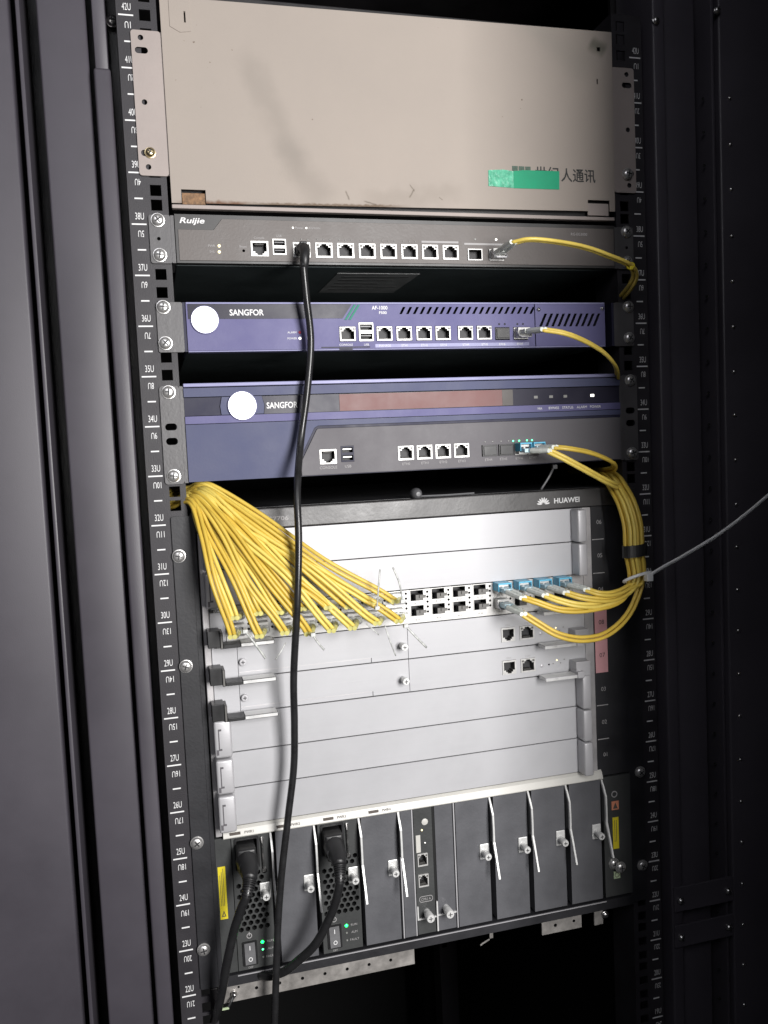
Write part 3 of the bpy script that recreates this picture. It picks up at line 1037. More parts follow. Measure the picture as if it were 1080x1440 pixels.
# ejector lever of a live card: pivot block, dark arm, pale tip
def lever(zb, parent, left, full=True):
    b = MB()
    if left:
        b.box(20, 31.0, -21, -4.1, zb - 1.5, zb + 14, 0)
        b.box(31.0, 33.6, -22, -4.1, zb - 3.0, zb + 12.5, 1)
        b.box(33.6, 49, -23, -8, zb - 2.6, zb + 0.9, 0)
        b.box(49.01, 79.5, -23.5, -8, zb - 2.4, zb + 1.4, 2)
        b.build('ejector_lever', parent, ['black_plastic', 'socket_grey', 'bright_steel'], bevel=0.5)
    else:
        b.box(385.5, 401.5, -19, -4.1, zb - 2, zb + 13, 0)
        b.box(384.5, 392, -24, -8, zb - 2.6, zb + 4, 0)
        b.box(349, 384.4, -23.5, -8, zb - 2.4, zb + 1.4, 1)
        b.build('ejector_lever', parent, ['handle_silver', 'bright_steel'], bevel=0.6)


# ---- slot 04: the fibre line card, sixteen columns of paired sockets
z1, z0 = ROWS[2] - 0.55, ROWS[3] + 0.55
COLX = [48 + 21.93 * k for k in range(16)]
UPZ, LOZ = -84.6, -99.6
hs = []
for x in COLX:
    for zc_ in (UPZ, LOZ):
        hs.append(rect(x - 7.3, x + 7.3, zc_ - 5.9, zc_ + 5.9))
for k in range(17):
    xv = 48 - 10.97 + 21.93 * k
    if k == 0:
        continue
    if xv > 400:
        continue
    for q in range(5):
        hs.append(ngon(xv, -81.9 - 4.9 * q, 1.25, 8))
b = MB().plate(rect(38.2, 391, z0, z1), hs, -4, 12, 0, 1)
lc = b.build('line_card', hw, ['socket_metal', 'hole_dark'])
lc['label'] = 'fibre line card with two rows of sockets'
cage = MB()
cage.plate(rect(-7.2, 7.2, -5.8, 5.8), [rect(-6.5, 6.5, -5.1, 5.1)], -0.6, 12, 0, 1)
cage.box(-6.8, 6.8, 12, 12.5, -5.4, 5.4, 1)
CAGE = cage.mesh('fibre_cage', ['socket_metal', 'hole_dark'])
cage.box(-1, 6.4, -0.2, 8, -5.0, 0.4, 2)
cage.box(2.5, 9.0, -1.6, 1.0, -2.6, 0.2, 2)
CAGE_TAB = cage.mesh('fibre_cage', ['socket_metal', 'hole_dark', 'socket_grey'])
for k, x in enumerate(COLX):
    for zc_ in (UPZ, LOZ):
        put(CAGE_TAB if 8 <= k <= 11 or k > 12 and zc_ == LOZ else CAGE, 'fibre_cage', lc, (x, -4, zc_))
    text('%d  %d' % (2 * k, 2 * k + 1), x, -92.1, 1.8, 'char_ink', lc, -4.2)
    text('%d %d' % (2 * k, 2 * k + 1), x, -108.6, 1.6, 'char_ink', lc, -4.2)
MB().plate(rect(24, 37.6, z0, z1), [], -4, 12).build('card_end', lc, 'card_silver')
MB().plate(rect(391.4, 404, z0, z1), [], -4, 12).build('card_end', lc, 'frame_silver')
MB().box(24.2, 37.2, -4.6, -4.05, -83.6, -80.6).build('name_plate', lc, 'black_ink')
text('ST/60', 30.8, -82.1, 2.0, 'white_ink', lc, -4.8)
lever(ROWS[3] + 1, lc, True)
lever(ROWS[3] + 1, lc, False)

# ---- slots 08 and 07: control cards
def knob(x, z, parent, length=13, r=4.2, y=-4, mat_='bright_steel'):
    b = MB()
    b.lathe((x, y, z), [(r * .8, 0), (r * .8, -length * .35), (r * .95, -length * .38), (r, -length * .9), (r * .9, -length), (r * .6, -length - .05),
                        (0.01, -length - .05)], 18, 0)
    b.box(x - r * .5, x + r * .5, y - length - .3, y - length, z - .35, z + .35, 1)
    b.box(x - .35, x + .35, y - length - .32, y - length, z - r * .5, z + r * .5, 1)
    return b.build('thumb_screw', parent, [mat_, 'hole_dark'], smooth=True)


for i, nm in ((3, '08'), (4, '07')):
    z1, z0 = ROWS[i] - 0.55, ROWS[i + 1] + 0.55
    zc_ = (z0 + z1) / 2 - 3.6
    hs = [rect(310.6, 325.8, zc_ - 7.4, zc_ + 7.4), rect(330.8, 347, zc_ - 7.2, zc_ + 7.2)]
    b = MB().plate(rect(212.6, 404, z0, z1), hs, -4, 13, 0, 1)
    cd = b.build('control_card', hw, ['card_silver', 'hole_dark'])
    cd['label'] = 'silver control card with two copper sockets in slot ' + nm
    MB().plate(rect(47.4, 212.2, z0, z1), [], -3.6, 13).build('sub_card', cd, 'card_silver')
    MB().plate(rect(24, 46.9, z0, z1), [], -4, 13).build('card_end', cd, 'card_silver')
    put(RJ_DOWN, 'copper_socket', cd, (318.2, -4, zc_), None, (0.93, 1, 1.05))
    put(RJ_UP, 'copper_socket', cd, (338.9, -4, zc_), None, (0.99, 1, 1.03))
    led(354.2, zc_ - 2.6, 'handle_silver', cd, 1.9, -4)
    led(362.2, zc_ - 2, 'hole_dark', cd, 1.0, -4)
    for q in range(4):
        led(367 + 4.2 * q, zc_ + (1.6 if q % 2 else -1.6), 'led_amber' if q == 1 else 'led_off', cd, 0.7, -4)
    text('ETH', 318, zc_ + 9.6, 1.8, 'grey_ink', cd, -4.2)
    text('CON', 339, zc_ + 9.6, 1.8, 'grey_ink', cd, -4.2)
    knob(206, zc_ + 0.8, cd, 11, 3.6)
    knob(51.5, zc_ + 1.5, cd, 4, 3.4, -3.6, 'handle_silver')
    MB().box(174.6, 175.2, -3.8, -3.5, z0, z0 + 4.6).build('notch', cd, 'hole_dark')
    MB().box(47.6, 174.6, -3.75, -3.5, z0 + 4.2, z0 + 4.7).build('notch', cd, 'frame_silver')
    MB().box(26.5, 38.5, -4.5, -4.05, z1 - 4.2, z1 - 1.2).build('name_plate', cd, 'black_ink') if nm == '08' else None
    if nm == '08':
        text('ST/60', 32.4, z1 - 2.7, 2.0, 'white_ink', cd, -4.7)
    lever(ROWS[i + 1] + 1, cd, True)
    lever(ROWS[i + 1] + 1, cd, False)

# pale ledge between cards and power modules
b = MB().yz([(-3, -287.2), (-5.5, -289.5), (-8, -295.6), (-7.4, -296.6), (13.5, -296.6), (13.5, -287.2)], 24, 418)
ledge = b.build('ledge', hw, 'ledge_cream', bevel=0.3)
for s_, x in (('PWR1', 48), ('PWR2', 92), ('PWR3', 137), ('PWR4', 182)):
    for o in (text(s_, x, -292.6, 2.4, 'char_ink', ledge, -7.4),):
        o.rotation_euler[0] += math.radians(-20)
    b = MB().box(x - 18, x - 8, -7.6, -7.2, -293.9, -291.3)
    b.build('icon', ledge, 'char_ink')

# ---- lower module bay
MB().box(16, 30.6, -3, 13.8, -428.5, -297).build('side_frame', hw, 'module_dark')
stk = MB().box(17.2, 24.2, -3.4, -3.05, -375, -324).build('warning_sticker', hw, 'sticker_yellow')
for k in range(3):
    MB().box(18.6 + 1.5 * k, 19.0 + 1.5 * k, -3.6, -3.4, -362, -332 + 3 * k).build('print', stk, 'char_ink')
MB().plate([(18.6, -372.5), (22.8, -372.5), (20.7, -366.5)], [[(19.7, -371.8), (21.7, -371.8), (20.7, -368.4)]], -3.6, -3.4).build('print', stk, 'char_ink')
MB().box(16, 452.6, -4.4, 13.8, -441, -430.6).build('bottom_frame', hw, 'ear_black')
MB().box(30, 420, -5.0, -4.4, -432.4, -431.4).build('bottom_trim', hw, 'handle_silver')


def module_handle(x, parent, tip=-26, top=-296.8):
    """bent release lever standing out from the right edge of a module"""
    b = MB()
    prof = [(-4.2, top), (-9, top - 7), (-14, top - 16), (-14.6, top - 30), (-14.6, top - 44), (-17.5, top - 52), (tip, top - 77)]
    th = 3.0
    for (y0, za), (y1, zb_) in zip(prof, prof[1:]):
        b.yz([(y0, za), (y0 + th, za), (y1 + th, zb_), (y1, zb_)], x - 0.9, x + 0.9)
    h = b.build('release_lever', parent, 'bright_steel', bevel=0)
    b = MB().yz([(-4.2, top - 1), (-6.2, top - 7.5), (-11.2, top - 16.5), (-11.7, top - 44), (-4.2, top - 47)], x - 0.6, x + 0.6)
    b.build('lever_web', h, 'module_dark')  # dark colour stands in for shade on the side of the lever plate
    return h


def thumb_plate(x, z, parent):
    p = MB().box(x - 5, x + 5, -5.6, -4.1, z - 8, z + 8).build('latch_plate', parent, 'bright_steel', bevel=0.8)
    knob(x - 0.5, z - 0.5, p, 12, 3.7, -5.6)
    return p


def hexes(x0, x1, z0, z1, r=2.55, pitch=6.2, skip=None):
    out = []
    row = 0
    z = z1 - r
    while z - r > z0:
        x = x0 + r + (pitch / 2 if row % 2 else 0)
        while x + r < x1:
            if not skip or not skip(x, z):
                out.append(ngon(x, z, r, 6, math.pi / 6))
            x += pitch
        z -= pitch * 0.866
        row += 1
    return out


def power_module(x0, x1, label):
    hs = hexes(x0 + 2.0, x1 - 1.0, -393, -332, skip=lambda x, z: (x > x1 - 12 and z > -366 and z < -340) or (x < x0 + 9 and z > -345))
    hs.append(rect(x0 + 4, x0 + 24, -328, -300.5))
    hs.append(rect(x0 + 5.2, x0 + 17.6, -423, -401))
    b = MB().plate(rect(x0, x1, -428, -297.4), hs, -4, 12, 0, 1)
    p = b.build('power_module', hw, ['module_dark', 'dark_void'])
    p['label'] = label
    # inlet shroud, retaining wire, rocker switch, lamps
    b = MB().plate(rrect(x0 + 2.5, x0 + 25.5, -329.5, -299, 1.5), [rrect(x0 + 4.4, x0 + 23.6, -327.6, -301, 1.2)], -5.4, 9, 0, 1)
    b.box(x0 + 4, x0 + 24, 9, 10, -328, -300.6, 1)
    b.build('power_inlet', p, ['black_plastic', 'dark_void'])
    b = MB().tube([(x0 + 28, -6, -300), (x0 + 28.3, -7, -306), (x0 + 28.6, -7, -330), (x0 + 29, -6, -333)], 0.7, 6)
    b.box(x0 + 26.9, x0 + 30.2, -6, -4.1, -304.5, -301.5)
    b.box(x0 + 27.4, x0 + 30.6, -6, -4.1, -334.5, -331.5)
    b.build('retaining_wire', p, 'steel')
    b = MB().plate(rrect(x0 + 4.4, x0 + 18.4, -424, -400.2, 1), [rect(x0 + 6, x0 + 16.8, -422.4, -401.8)], -5.2, 6, 0, 1)
    b.yz([(-5.4, -412), (-7.4, -421.8), (2, -421.8), (2, -402.4), (-3.6, -402.4)], x0 + 6.4, x0 + 16.4, 2)
    sw = b.build('rocker_switch', p, ['black_plastic', 'dark_void', 'grey_plastic'])
    text('I', x0 + 11.4, -407.0, 4.4, 'white_ink', sw, -5.0, w=0.8)
    text('O', x0 + 11.4, -417.0, 4.4, 'white_ink', sw, -7.0, w=4.0, bold=0.02)
    text('OFF', x0 + 11.4, -426.3, 1.9, 'grey_ink', p, -4.2)
    b = MB().plate(ngon(x0 + 11.6, -395.2, 2.6, 16), [ngon(x0 + 11.6, -395.2, 1.9, 16)], -4.3, -4.0)
    b.box(x0 + 11.2, x0 + 12.0, -4.35, -4.0, -395, -391.6)
    b.build('power_icon', p, 'grey_ink')
    for (z, m_), s_ in zip(((-403.6, 'led_green'), (-411, 'led_green_small' if x0 < 60 else 'led_off'), (-418.6, 'led_off')), ('RUN', 'ALM', 'FAULT')):
        led(x0 + 23.6, z, m_, p, 1.5 if m_ == 'led_green' else 1.0, -4)
        text(s_, x0 + 31.2, z, 2.2, 'grey_ink', p, -4.25)
    thumb_plate(x1 - 6.4, -353.2, p)
    module_handle(x1 + 1.4, p)
    return p


power_module(31.2, 66.6, 'left black power module with its lamp glowing green')
power_module(113.4, 152.6, 'right black power module with green lamp beside the second cord')


def blank_module(x0, x1, label):
    p = MB().plate(rect(x0, x1, -428, -297.4), [], -4, 12).build('blank_module', hw, 'module_grey', bevel=0)
    p['label'] = label
    thumb_plate(x1 - 6.0, -353.2, p)
    module_handle(x1 + 1.4, p)
    return p


blank_module(72.6, 108.4, 'plain grey blank module between the two power modules')
blank_module(156.6, 192.6, 'plain grey blank module right of the second power module')
MB().plate(rect(196.6, 207.6, -428, -297.4), [], -4, 12).build('filler_strip', hw, 'module_grey')
for x in (195.2, 208.4, 252.2):
    MB().box(x - .6, x + .6, -4.6, 4, -428, -297.4).build('divider', hw, 'handle_silver')
# monitoring module with two small sockets, and its blank neighbour
hs = [rect(212.2, 223.2, -357.6, -344.2), rect(212.2, 223.2, -379.4, -365.2)]
cm = MB().plate(rect(210, 229, -427.6, -297.6), hs, -4, 12, 0, 1).build('monitor_module', hw, ['module_dark', 'hole_dark'])
cm['label'] = 'narrow monitoring module with two small copper sockets'
for z in (-350.9, -372.3):
    o = put(RJ_UP, 'copper_socket', cm, (217.7, -4, z), None, (0.66, 1, 0.96))
led(221.6, -312.6, 'ledge_cream', cm, 3.4, -4)
led(218.2, -320.6, 'led_amber', cm, 0.9, -4)
led(221.0, -334, 'led_white', cm, 0.6, -4)
MB().box(211.6, 216.2, -4.3, -4.0, -343, -325.2).build('paper_label', cm, 'ledge_cream')
b = MB().plate(rrect(212.4, 226.6, -394.8, -388.6, 2.6), [rrect(212.9, 226.1, -394.3, -389.1, 2.2)], -4.25, -4.0)
b.build('print', cm, 'grey_ink')
text('CMU A', 219.5, -391.8, 2.8, 'grey_ink', cm, -4.25, w=10)
MB().box(209.6, 229.4, -5.2, -4.05, -412.2, -410.8).build('trim', cm, 'bright_steel')
MB().box(209.6, 210.9, -5.3, -4.05, -410.7, -398).build('trim', cm, 'bright_steel')
knob(219.6, -405.5, cm, 14, 4.3)
c2 = MB().plate(rect(232, 250.6, -427.6, -297.6), [], -4, 12).build('monitor_blank', hw, 'module_grey')
MB().box(230.2, 250.8, -5.2, -4.05, -411.4, -410.0).build('trim', c2, 'bright_steel')
MB().box(229.9, 231.4, -5.3, -4.05, -427, -396).build('trim', c2, 'bright_steel')
knob(240, -405.0, c2, 14, 4.3)
MB().box(229.3, 231.7, -3.6, 8, -396, -297.6).build('divider', hw, 'dark_void')
for x0, x1, lb in ((254.0, 289.4, 'plain grey blank fan module right of the narrow monitoring modules'),
                   (295.2, 332.0, 'plain grey blank module, second from the chassis right end but one'),
                   (337.6, 374.6, 'plain grey blank module, next to the last'),
                   (380.4, 416.4, 'plain grey blank module at the right end')):
    blank_module(x0, x1, lb)
rp = MB().box(420.4, 452.6, -3, 13.8, -428.5, -297).build('side_frame', hw, 'module_dark')
for z0, z1, m_, x0, x1 in ((-376.8, -342.2, 'sticker_yellow', 430.6, 437.6), (-334, -324.6, 'sticker_red', 430, 438.4), (-409.6, -401.6, 'sticker_pale', 430.4, 438)):
    p = MB().box(x0, x1, -3.4, -3.05, z0, z1).build('warning_sticker', hw, m_)
    if m_ == 'sticker_yellow':
        for q in range(2):
            MB().box(x0 + 2 + 2 * q, x0 + 2.5 + 2 * q, -3.6, -3.4, z0 + 8, z1 - 3).build('print', p, 'char_ink')
    elif m_ == 'sticker_red':
        MB().plate([(x0 + 1.4, z0 + 1.4), (x1 - 1.4, z0 + 1.4), ((x0 + x1) / 2, z1 - 1.4)], [], -3.6, -3.4).build('print', p, 'char_ink')
    else:
        MB().plate(ngon((x0 + x1) / 2, (z0 + z1) / 2, 2.8, 14), [ngon((x0 + x1) / 2, (z0 + z1) / 2, 2.1, 14)], -3.6, -3.4).build('print', p, 'char_ink')
MB().plate(ngon(433.6, -317, 3.6, 14), [ngon(433.6, -317, 2.6, 14)], -3.3, -3.05).build('print', hw, 'grey_ink')
for dx in (0, 5):
    screw(430.5 + dx, -392.5 - dx * .5, hw, -3.1 - dx, None, 'ground_screw')

# ================================================================== shelf lips below the chassis
sh = thing('support_shelf', 'worn grey steel shelf bracket with punched holes under the chassis at left', 'shelf bracket', (110, 10, -458))
hs = [ngon(46.8 + 22.25 * k, -448.4, 1.7, 8) for k in range(7)] + [ngon(30, -444, 1.2, 8)]
MB().plate(rect(11, 205, -457.4, -440.8), hs, -3, -1, 0, 1).build('front_lip', sh, ['worn_steel', 'hole_dark'])
MB().box(11, 205, -1, 300, -442.8, -441.2).build('shelf_plate', sh, 'worn_steel')
MB().box(3.2, 10.2, -2.6, -0.6, -470, -441).build('end_bracket', sh, 'black_steel', bevel=0.6)
put(SCREW_SMALL, 'bracket_screw', sh, (25.2, -3.1, -448.8), None, (1.2, 2.2, 1.2))
MB().tube([(25.2, -6, -449), (22, -9, -453), (19, -10, -457)], 1.3, 6).build('screw_shank', sh, 'black_plastic')
MB().box(5, 20, -3.4, -2.6, -463.6, -461.4).build('lip_edge', sh, 'sticker_pale')
sh2 = thing('support_shelf', 'short grey steel bracket plate with two holes below the right-hand blank modules', 'shelf bracket', (368, 5, -456))
MB().plate(rect(345, 390.8, -455.6, -439.6), [ngon(360.5, -447.6, 1.9, 8), ngon(382, -447, 1.7, 8)], -3, -1, 0, 1).build('front_lip', sh2, ['worn_steel', 'hole_dark'])
MB().box(345, 390.8, -1, 250, -441.6, -440).build('shelf_plate', sh2, 'worn_steel')
sh3 = thing('corner_bracket', 'small pale bracket corner below the chassis right end', 'bracket', (411, 5, -457))
MB().box(406, 416.4, -3, -1, -457, -439.4).build('plate', sh3, 'worn_steel', bevel=0.5)
put(SCREW_SMALL, 'bracket_screw', sh3, (418, -3.5, -446), None, (1.6, 1.6, 1.6))
tb = thing('hanging_clip', 'tiny steel clip hanging in the dark below the chassis middle', 'clip', (292, 60, -470))
MB().box(310, 314, 58, 61, -486, -464).build('plate', tb, 'worn_steel')
MB().tube([(309, 57, -486), (300, 55, -488), (297, 54, -489)], 1.0, 6).build('hook', tb, 'worn_steel')

# ================================================================== transceivers, cords, ties
def transceiver(x, z, y, label, bail, group=None, w=13, h=9.5):
    t = thing('transceiver', label, 'transceiver', (x, y, z), group)
    b = MB().box(x - w / 2, x + w / 2, y - 9, y + 8, z - h / 2, z + h / 2, 0)
    for s in (-1, 1):
        b.box(x + s * 3.1 - 2.3, x + s * 3.1 + 2.3, y - 9.3, y - 8.9, z - 2.6, z + 2.4, 1)
    b.build('body', t, ['socket_metal', 'hole_dark'], bevel=0.3)
    b = MB()
    zt = z + h / 2
    if bail == 'bail_blue':
        b.box(x - w / 2 - .2, x + w / 2 + .2, y - 14, y + 1, zt + 0.1, zt + 1.6)
        b.box(x - w / 2 - .6, x - w / 2 + .2, y - 14, y + 1, z - 2, zt + 1.6)
        b.box(x + w / 2 - .2, x + w / 2 + .6, y - 14, y + 1, z - 2, zt + 1.6)
    else:
        b.tube([(x - w / 2, y - 5, z + 2), (x - w / 2, y - 12, z - 3.6), (x - w / 2 + 1.5, y - 13, z - 4.6), (x + w / 2 - 1.5, y - 13, z - 4.6),
                (x + w / 2, y - 12, z - 3.6), (x + w / 2, y - 5, z + 2)], 0.8, 6)
    b.build('bail', t, bail, bevel=0.3 if bail == 'bail_blue' else 0)
    return t


def cord(name, label, cat, pts, conn, group=None, r=1.85, gap=1.98, boot='clear_boot', lead='connector_cyan', boot_len=0.4, tip=None):
    """duplex fibre cord: conn = (socket point, boot end point); pts continue from the boot end"""
    t = thing(name, label, cat, conn[0], group)
    path = spline([conn[1]] + pts, 7)
    fr = frames(path)
    b = MB()
    for s in (-1, 1):
        off = [p + n * (s * gap) + bb * (random.uniform(-.06, .06)) for p, (tt, n, bb) in zip(path, fr)]
        b.tube(off, r, 8)
    b.build('cord', t, 'fibre_yellow', smooth='all')
    a, e = Vector(conn[0]), Vector(conn[1])
    d = (e - a)
    L = d.length
    u = d / L
    nn = (Vector((1, 0, 0)) - u * u.x).normalized()
    b = MB()
    c = MB()
    for s in (-1, 1):
        o = nn * (s * 2.9)
        o2 = nn * (s * gap)
        b.tube([a + o - u * 2, a + o + u * (L * boot_len)], 2.5, 4, 0, up=Vector((1, 0, 1)))
        c.tube([a + o + u * (L * boot_len), a + o * .9 + u * (L * .8), a + o2 + u * L, a + o2 + u * (L + 3)], lambda q: 2.9 - 0.7 * q, 8, 0)
    b.box(*sum(([min(a[i], (a + u * L * .3)[i]) - (4.6 if i == 0 else 1.6), max(a[i], (a + u * L * .3)[i]) + (4.6 if i == 0 else 1.6)] for i in range(3)), []), 0)
    b.build('connector', t, lead)
    c.build('boot', t, boot, smooth=True)
    return t


# ---- the fan of sixteen cords at the left
for k in range(8):
    for row, zc_ in ((0, UPZ), (1, LOZ)):
        x = COLX[k]
        rn = ('upper', 'lower')[row]
        transceiver(x, zc_, -4, 'silver transceiver in the %s socket, %s column from the left' % (rn, ordn[k]), 'handle_silver', 'transceivers under the fan of yellow cords')
        j = lambda a: random.uniform(-a, a)
        f = k / 7
        sx, sz = x - 4 + j(2), zc_ - (3 if row else 1) + j(1.5)
        end = (sx - 2 - 5 * f, -48 + j(3) + 4 * (1 - row), sz + (5 if not row else 3) + j(1))
        gx = 14.5 + 15.5 * f + j(1.5)
        gz = 22.5 + 9.5 * f + (1.5 if not row else -2.5) + j(1.2)
        gy = 4 - (9 * row) - 3 * f + j(2)
        G = Vector((gx, gy, gz))
        E_ = Vector(end)
        lift = E_ + (G - E_) * 0.10 + Vector((j(1), -5 + j(1.5), j(1)))
        m1 = E_.lerp(G, 0.40) + Vector((j(5), -12 + j(5), -1 + j(5)))
        m2 = E_.lerp(G, 0.75) + Vector((j(3.5), -9 + j(5), 1 + j(3)))
        pts = [lift, m1, m2, G, (gx - 14, 22 + j(4), gz - 3), (-26, 52 + j(5), gz - 10), (-60, 58, gz - 40)]
        pts[-2] = (-14, 46 + j(4), gz - 8)
        pts[-1] = (-22, 120, gz - 12)
        cord('fibre_patch_cord', 'yellow cord of the left fan in the %s socket of column %s from left' % (rn, ordn[k]), 'fibre cord',
             pts, ((sx + 4, -13, zc_), end), 'yellow cords fanning out at the left', boot='boot_yellow', lead='clear_boot')

# ---- right hand cords of the line card, gathered by the ties
OFF = {'E': (-7, 2), 'F': (-3.2, -2.2), 'G': (0.6, 2), 'H': (4.4, -2.2), 'L': (7.8, 1.5)}
RC = {'E': ((311, -13, -84.4), (313, -52, -87), [(326, -58, -92), (350, -62, -101), (380, -62, -103), (414, -56, -99)]),
      'F': ((333, -13, -84.4), (336, -52, -86.5), [(348, -58, -92), (368, -62, -98), (392, -60, -100), (419, -54, -95)]),
      'G': ((355, -13, -84.4), (358, -52, -86), [(371, -58, -91), (389, -60, -95), (407, -58, -96), (426, -52, -92)]),
      'H': ((377, -13, -84.4), (380, -52, -85), [(390, -58, -89), (403, -58, -91), (417, -55, -90), (430, -50, -87)]),
      'L': ((311, -13, -99.4), (313, -52, -102.5), [(326, -56, -112), (346, -60, -125), (372, -60, -132), (401, -56, -130), (429, -50, -113)])}
BUN = [(441, -46, -82), (439, -46, -53), (439.5, -44, -28), (437, -38, -6), (436, -24, 10), (441, 0, 21), (452, 40, 24), (466, 120, 24)]
for q, (key, (a, e, mid)) in enumerate(RC.items()):
    ox, oy = OFF[key]
    col_ = ordn[{'E': 0, 'F': 1, 'G': 2, 'H': 3, 'L': 0}[key]]
    rn = 'lower' if key == 'L' else 'upper'
    where = '%s socket, %s column right of the empty ones' % (rn, col_)
    transceiver(a[0], a[2], -4, ('silver' if key == 'L' else 'blue-topped') + ' transceiver in the ' + where, 'handle_silver' if key == 'L' else 'bail_blue', 'transceivers at the right of the line card')
    pts = list(mid) + [(x + ox * (1 if i else .8), y + oy, z) for i, (x, y, z) in enumerate(BUN)]
    cord('fibre_patch_cord', 'tied yellow cord from the ' + where, 'fibre cord', pts, (a, e), 'yellow cords tied at the right', boot='clear_boot')

# ---- single cords of the three devices above
transceiver(320, 244.1, -4, 'silver transceiver in the grey gateway', 'handle_silver')
cord('fibre_patch_cord', 'yellow fibre cord arching right out of the grey gateway', 'fibre cord',
     [(337, -55, 247), (385, -52, 242.5), (424, -45, 234), (444, -40, 228.5), (455, -33, 221), (457, -22, 212), (460, 0, 205), (464, 25, 199), (475, 70, 196)],
     ((319, -14, 244), (319, -45, 246)), boot='clear_boot', lead='clear_boot')
transceiver(343.2, 168, -4, 'silver transceiver in the violet firewall', 'handle_silver')
cord('fibre_patch_cord', 'yellow fibre cord drooping right out of the violet firewall', 'fibre cord',
     [(366, -49, 162), (386, -47, 156), (411, -40, 146), (430, -30, 135), (446, -10, 126), (457, 15, 117), (468, 60, 105)],
     ((343, -14, 168), (347, -44, 166)), boot='clear_boot', lead='clear_boot')
transceiver(338.8, 53.3, -4.2, 'left blue-topped transceiver in the grey half of the blue gateway', 'bail_blue', w=11.5)
transceiver(353.2, 53.3, -4.2, 'right blue-topped transceiver in the grey half of the blue gateway', 'bail_blue', w=11.5)
cord('fibre_patch_cord', 'upper yellow fibre cord leaving the blue gateway', 'fibre cord',
     [(370, -46, 52), (394, -44, 47), (417, -38, 39), (429, -28, 34), (438, -8, 28), (446, 40, 26), (462, 120, 26)],
     ((352, -14, 54), (356, -42, 54)), boot='clear_boot')
cord('fibre_patch_cord', 'lower yellow fibre cord slanting down from the blue gateway', 'fibre cord',
     [(366, -47, 42), (392, -46, 28), (418, -38, 16), (434, -26, 12), (446, -4, 16), (455, 30, 24), (470, 120, 25)],
     ((339, -14, 52), (350, -42, 51)), boot='clear_boot')

# ---- ties
t = thing('cable_strap', 'black strap around the yellow bundle right of the chassis', 'cable strap', (439, -46, -52))
ring = [(439 + 13.4 * math.cos(a), -46 + 7.4 * math.sin(a), -52 + 0.9 * math.cos(a)) for a in [2 * math.pi * q / 28 for q in range(29)]]
b = MB()
for i in range(28):
    p, q_ = ring[i], ring[i + 1]
    b.face([(p[0], p[1], p[2] - 6), (q_[0], q_[1], q_[2] - 6), (q_[0], q_[1], q_[2] + 6), (p[0], p[1], p[2] + 6)])
    s_ = 0.93
    pi, qi = [439 + (p[0] - 439) * s_, -46 + (p[1] + 46) * s_], [439 + (q_[0] - 439) * s_, -46 + (q_[1] + 46) * s_]
    b.face([(p[0], p[1], p[2] + 6), (q_[0], q_[1], q_[2] + 6), (qi[0], qi[1], q_[2] + 6), (pi[0], pi[1], p[2] + 6)])
    b.face([(pi[0], pi[1], p[2] - 6), (qi[0], qi[1], q_[2] - 6), (q_[0], q_[1], q_[2] - 6), (p[0], p[1], p[2] - 6)])
b.build('band', t, 'black_plastic')
t = thing('cable_tie', 'white cable tie round the yellow bundle with a long tail reaching right', 'cable tie', (440, -60, -77))
loop = [(441 + 14.5 * math.cos(a), -47 + 9.0 * math.sin(a), -79 + 5 * math.sin(a * 1.0 + 2.6)) for a in [2 * math.pi * q / 30 for q in range(31)]]
MB().tube(loop, 1.7, 6).build('loop', t, 'tie_white', smooth='all')
MB().tube(spline([(443, -57, -79), (462, -62, -68), (480, -66, -59), (516, -72, -40), (545, -78, -20), (564, -84, -4), (590, -90, 16)], 5), 2.4, 6, sq=0.5).build('tail', t, 'tie_white', smooth='all')
MB().box(443, 450, -61, -54, -82, -74).build('head', t, 'tie_white', bevel=0.8)
t = thing('cable_tie', 'small yellow tie at the bend of the gateway cord', 'cable tie', (446, -40, 226))
MB().tube([(446 + 3.4 * math.cos(a), -40 + 3 * math.sin(a), 227.5 + 3.4 * math.sin(a + .6)) for a in [2 * math.pi * q / 16 for q in range(17)]], 0.9, 6).build('loop', t, 'sticker_yellow', smooth='all')
MB().box(443, 446.4, -44, -41, 223, 226.4).build('head', t, 'sticker_yellow', bevel=0.5)
TAILS = [((50, -60, -92), (57, -64, -102), (66, -62, -117), 1.1, 'grey tie tail hanging over the lever under the first cords'),
         ((109, -60, -101), (112, -64, -107), (118, -62, -115), 0.9, 'short clear tie tail right of the black cable'),
         ((169, -58, -83), (170, -62, -66), (173, -60, -48), 0.8, 'clear tie tail standing up, left of two'),
         ((193, -58, -79), (190, -62, -62), (185, -60, -47), 0.8, 'clear tie tail standing up beside the empty sockets, right of two'),
         ((175, -60, -99), (178, -63, -112), (184, -60, -128), 0.6, 'thin clear tie tail hanging left of the middle screw'),
         ((194, -62, -101), (202, -65, -111), (213, -62, -123), 1.0, 'grey tie tail slanting down right from the last cord'),
         ((75, -58, -120), (79, -61, -114), (85, -58, -106), 0.6, 'thin clear tie tail over the upper control card at left'),
         ((158, -60, -96), (163, -63, -101), (169, -60, -107), 0.6, 'thin clear tie tail under the seventh column')]
for a, m_, e, r_, lb in TAILS:
    t = thing('tie_tail', lb, 'cable tie', a)
    MB().tube(spline([a, m_, e], 6), r_, 6, sq=0.6).build('strip', t, 'tie_clear', smooth='all')
    if r_ >= 0.8:
        MB().box(a[0] - 2.2, a[0] + 2.2, a[1] - 2, a[1] + 2, a[2] - 1.8, a[2] + 1.8).build('head', t, 'tie_clear', bevel=0.6)

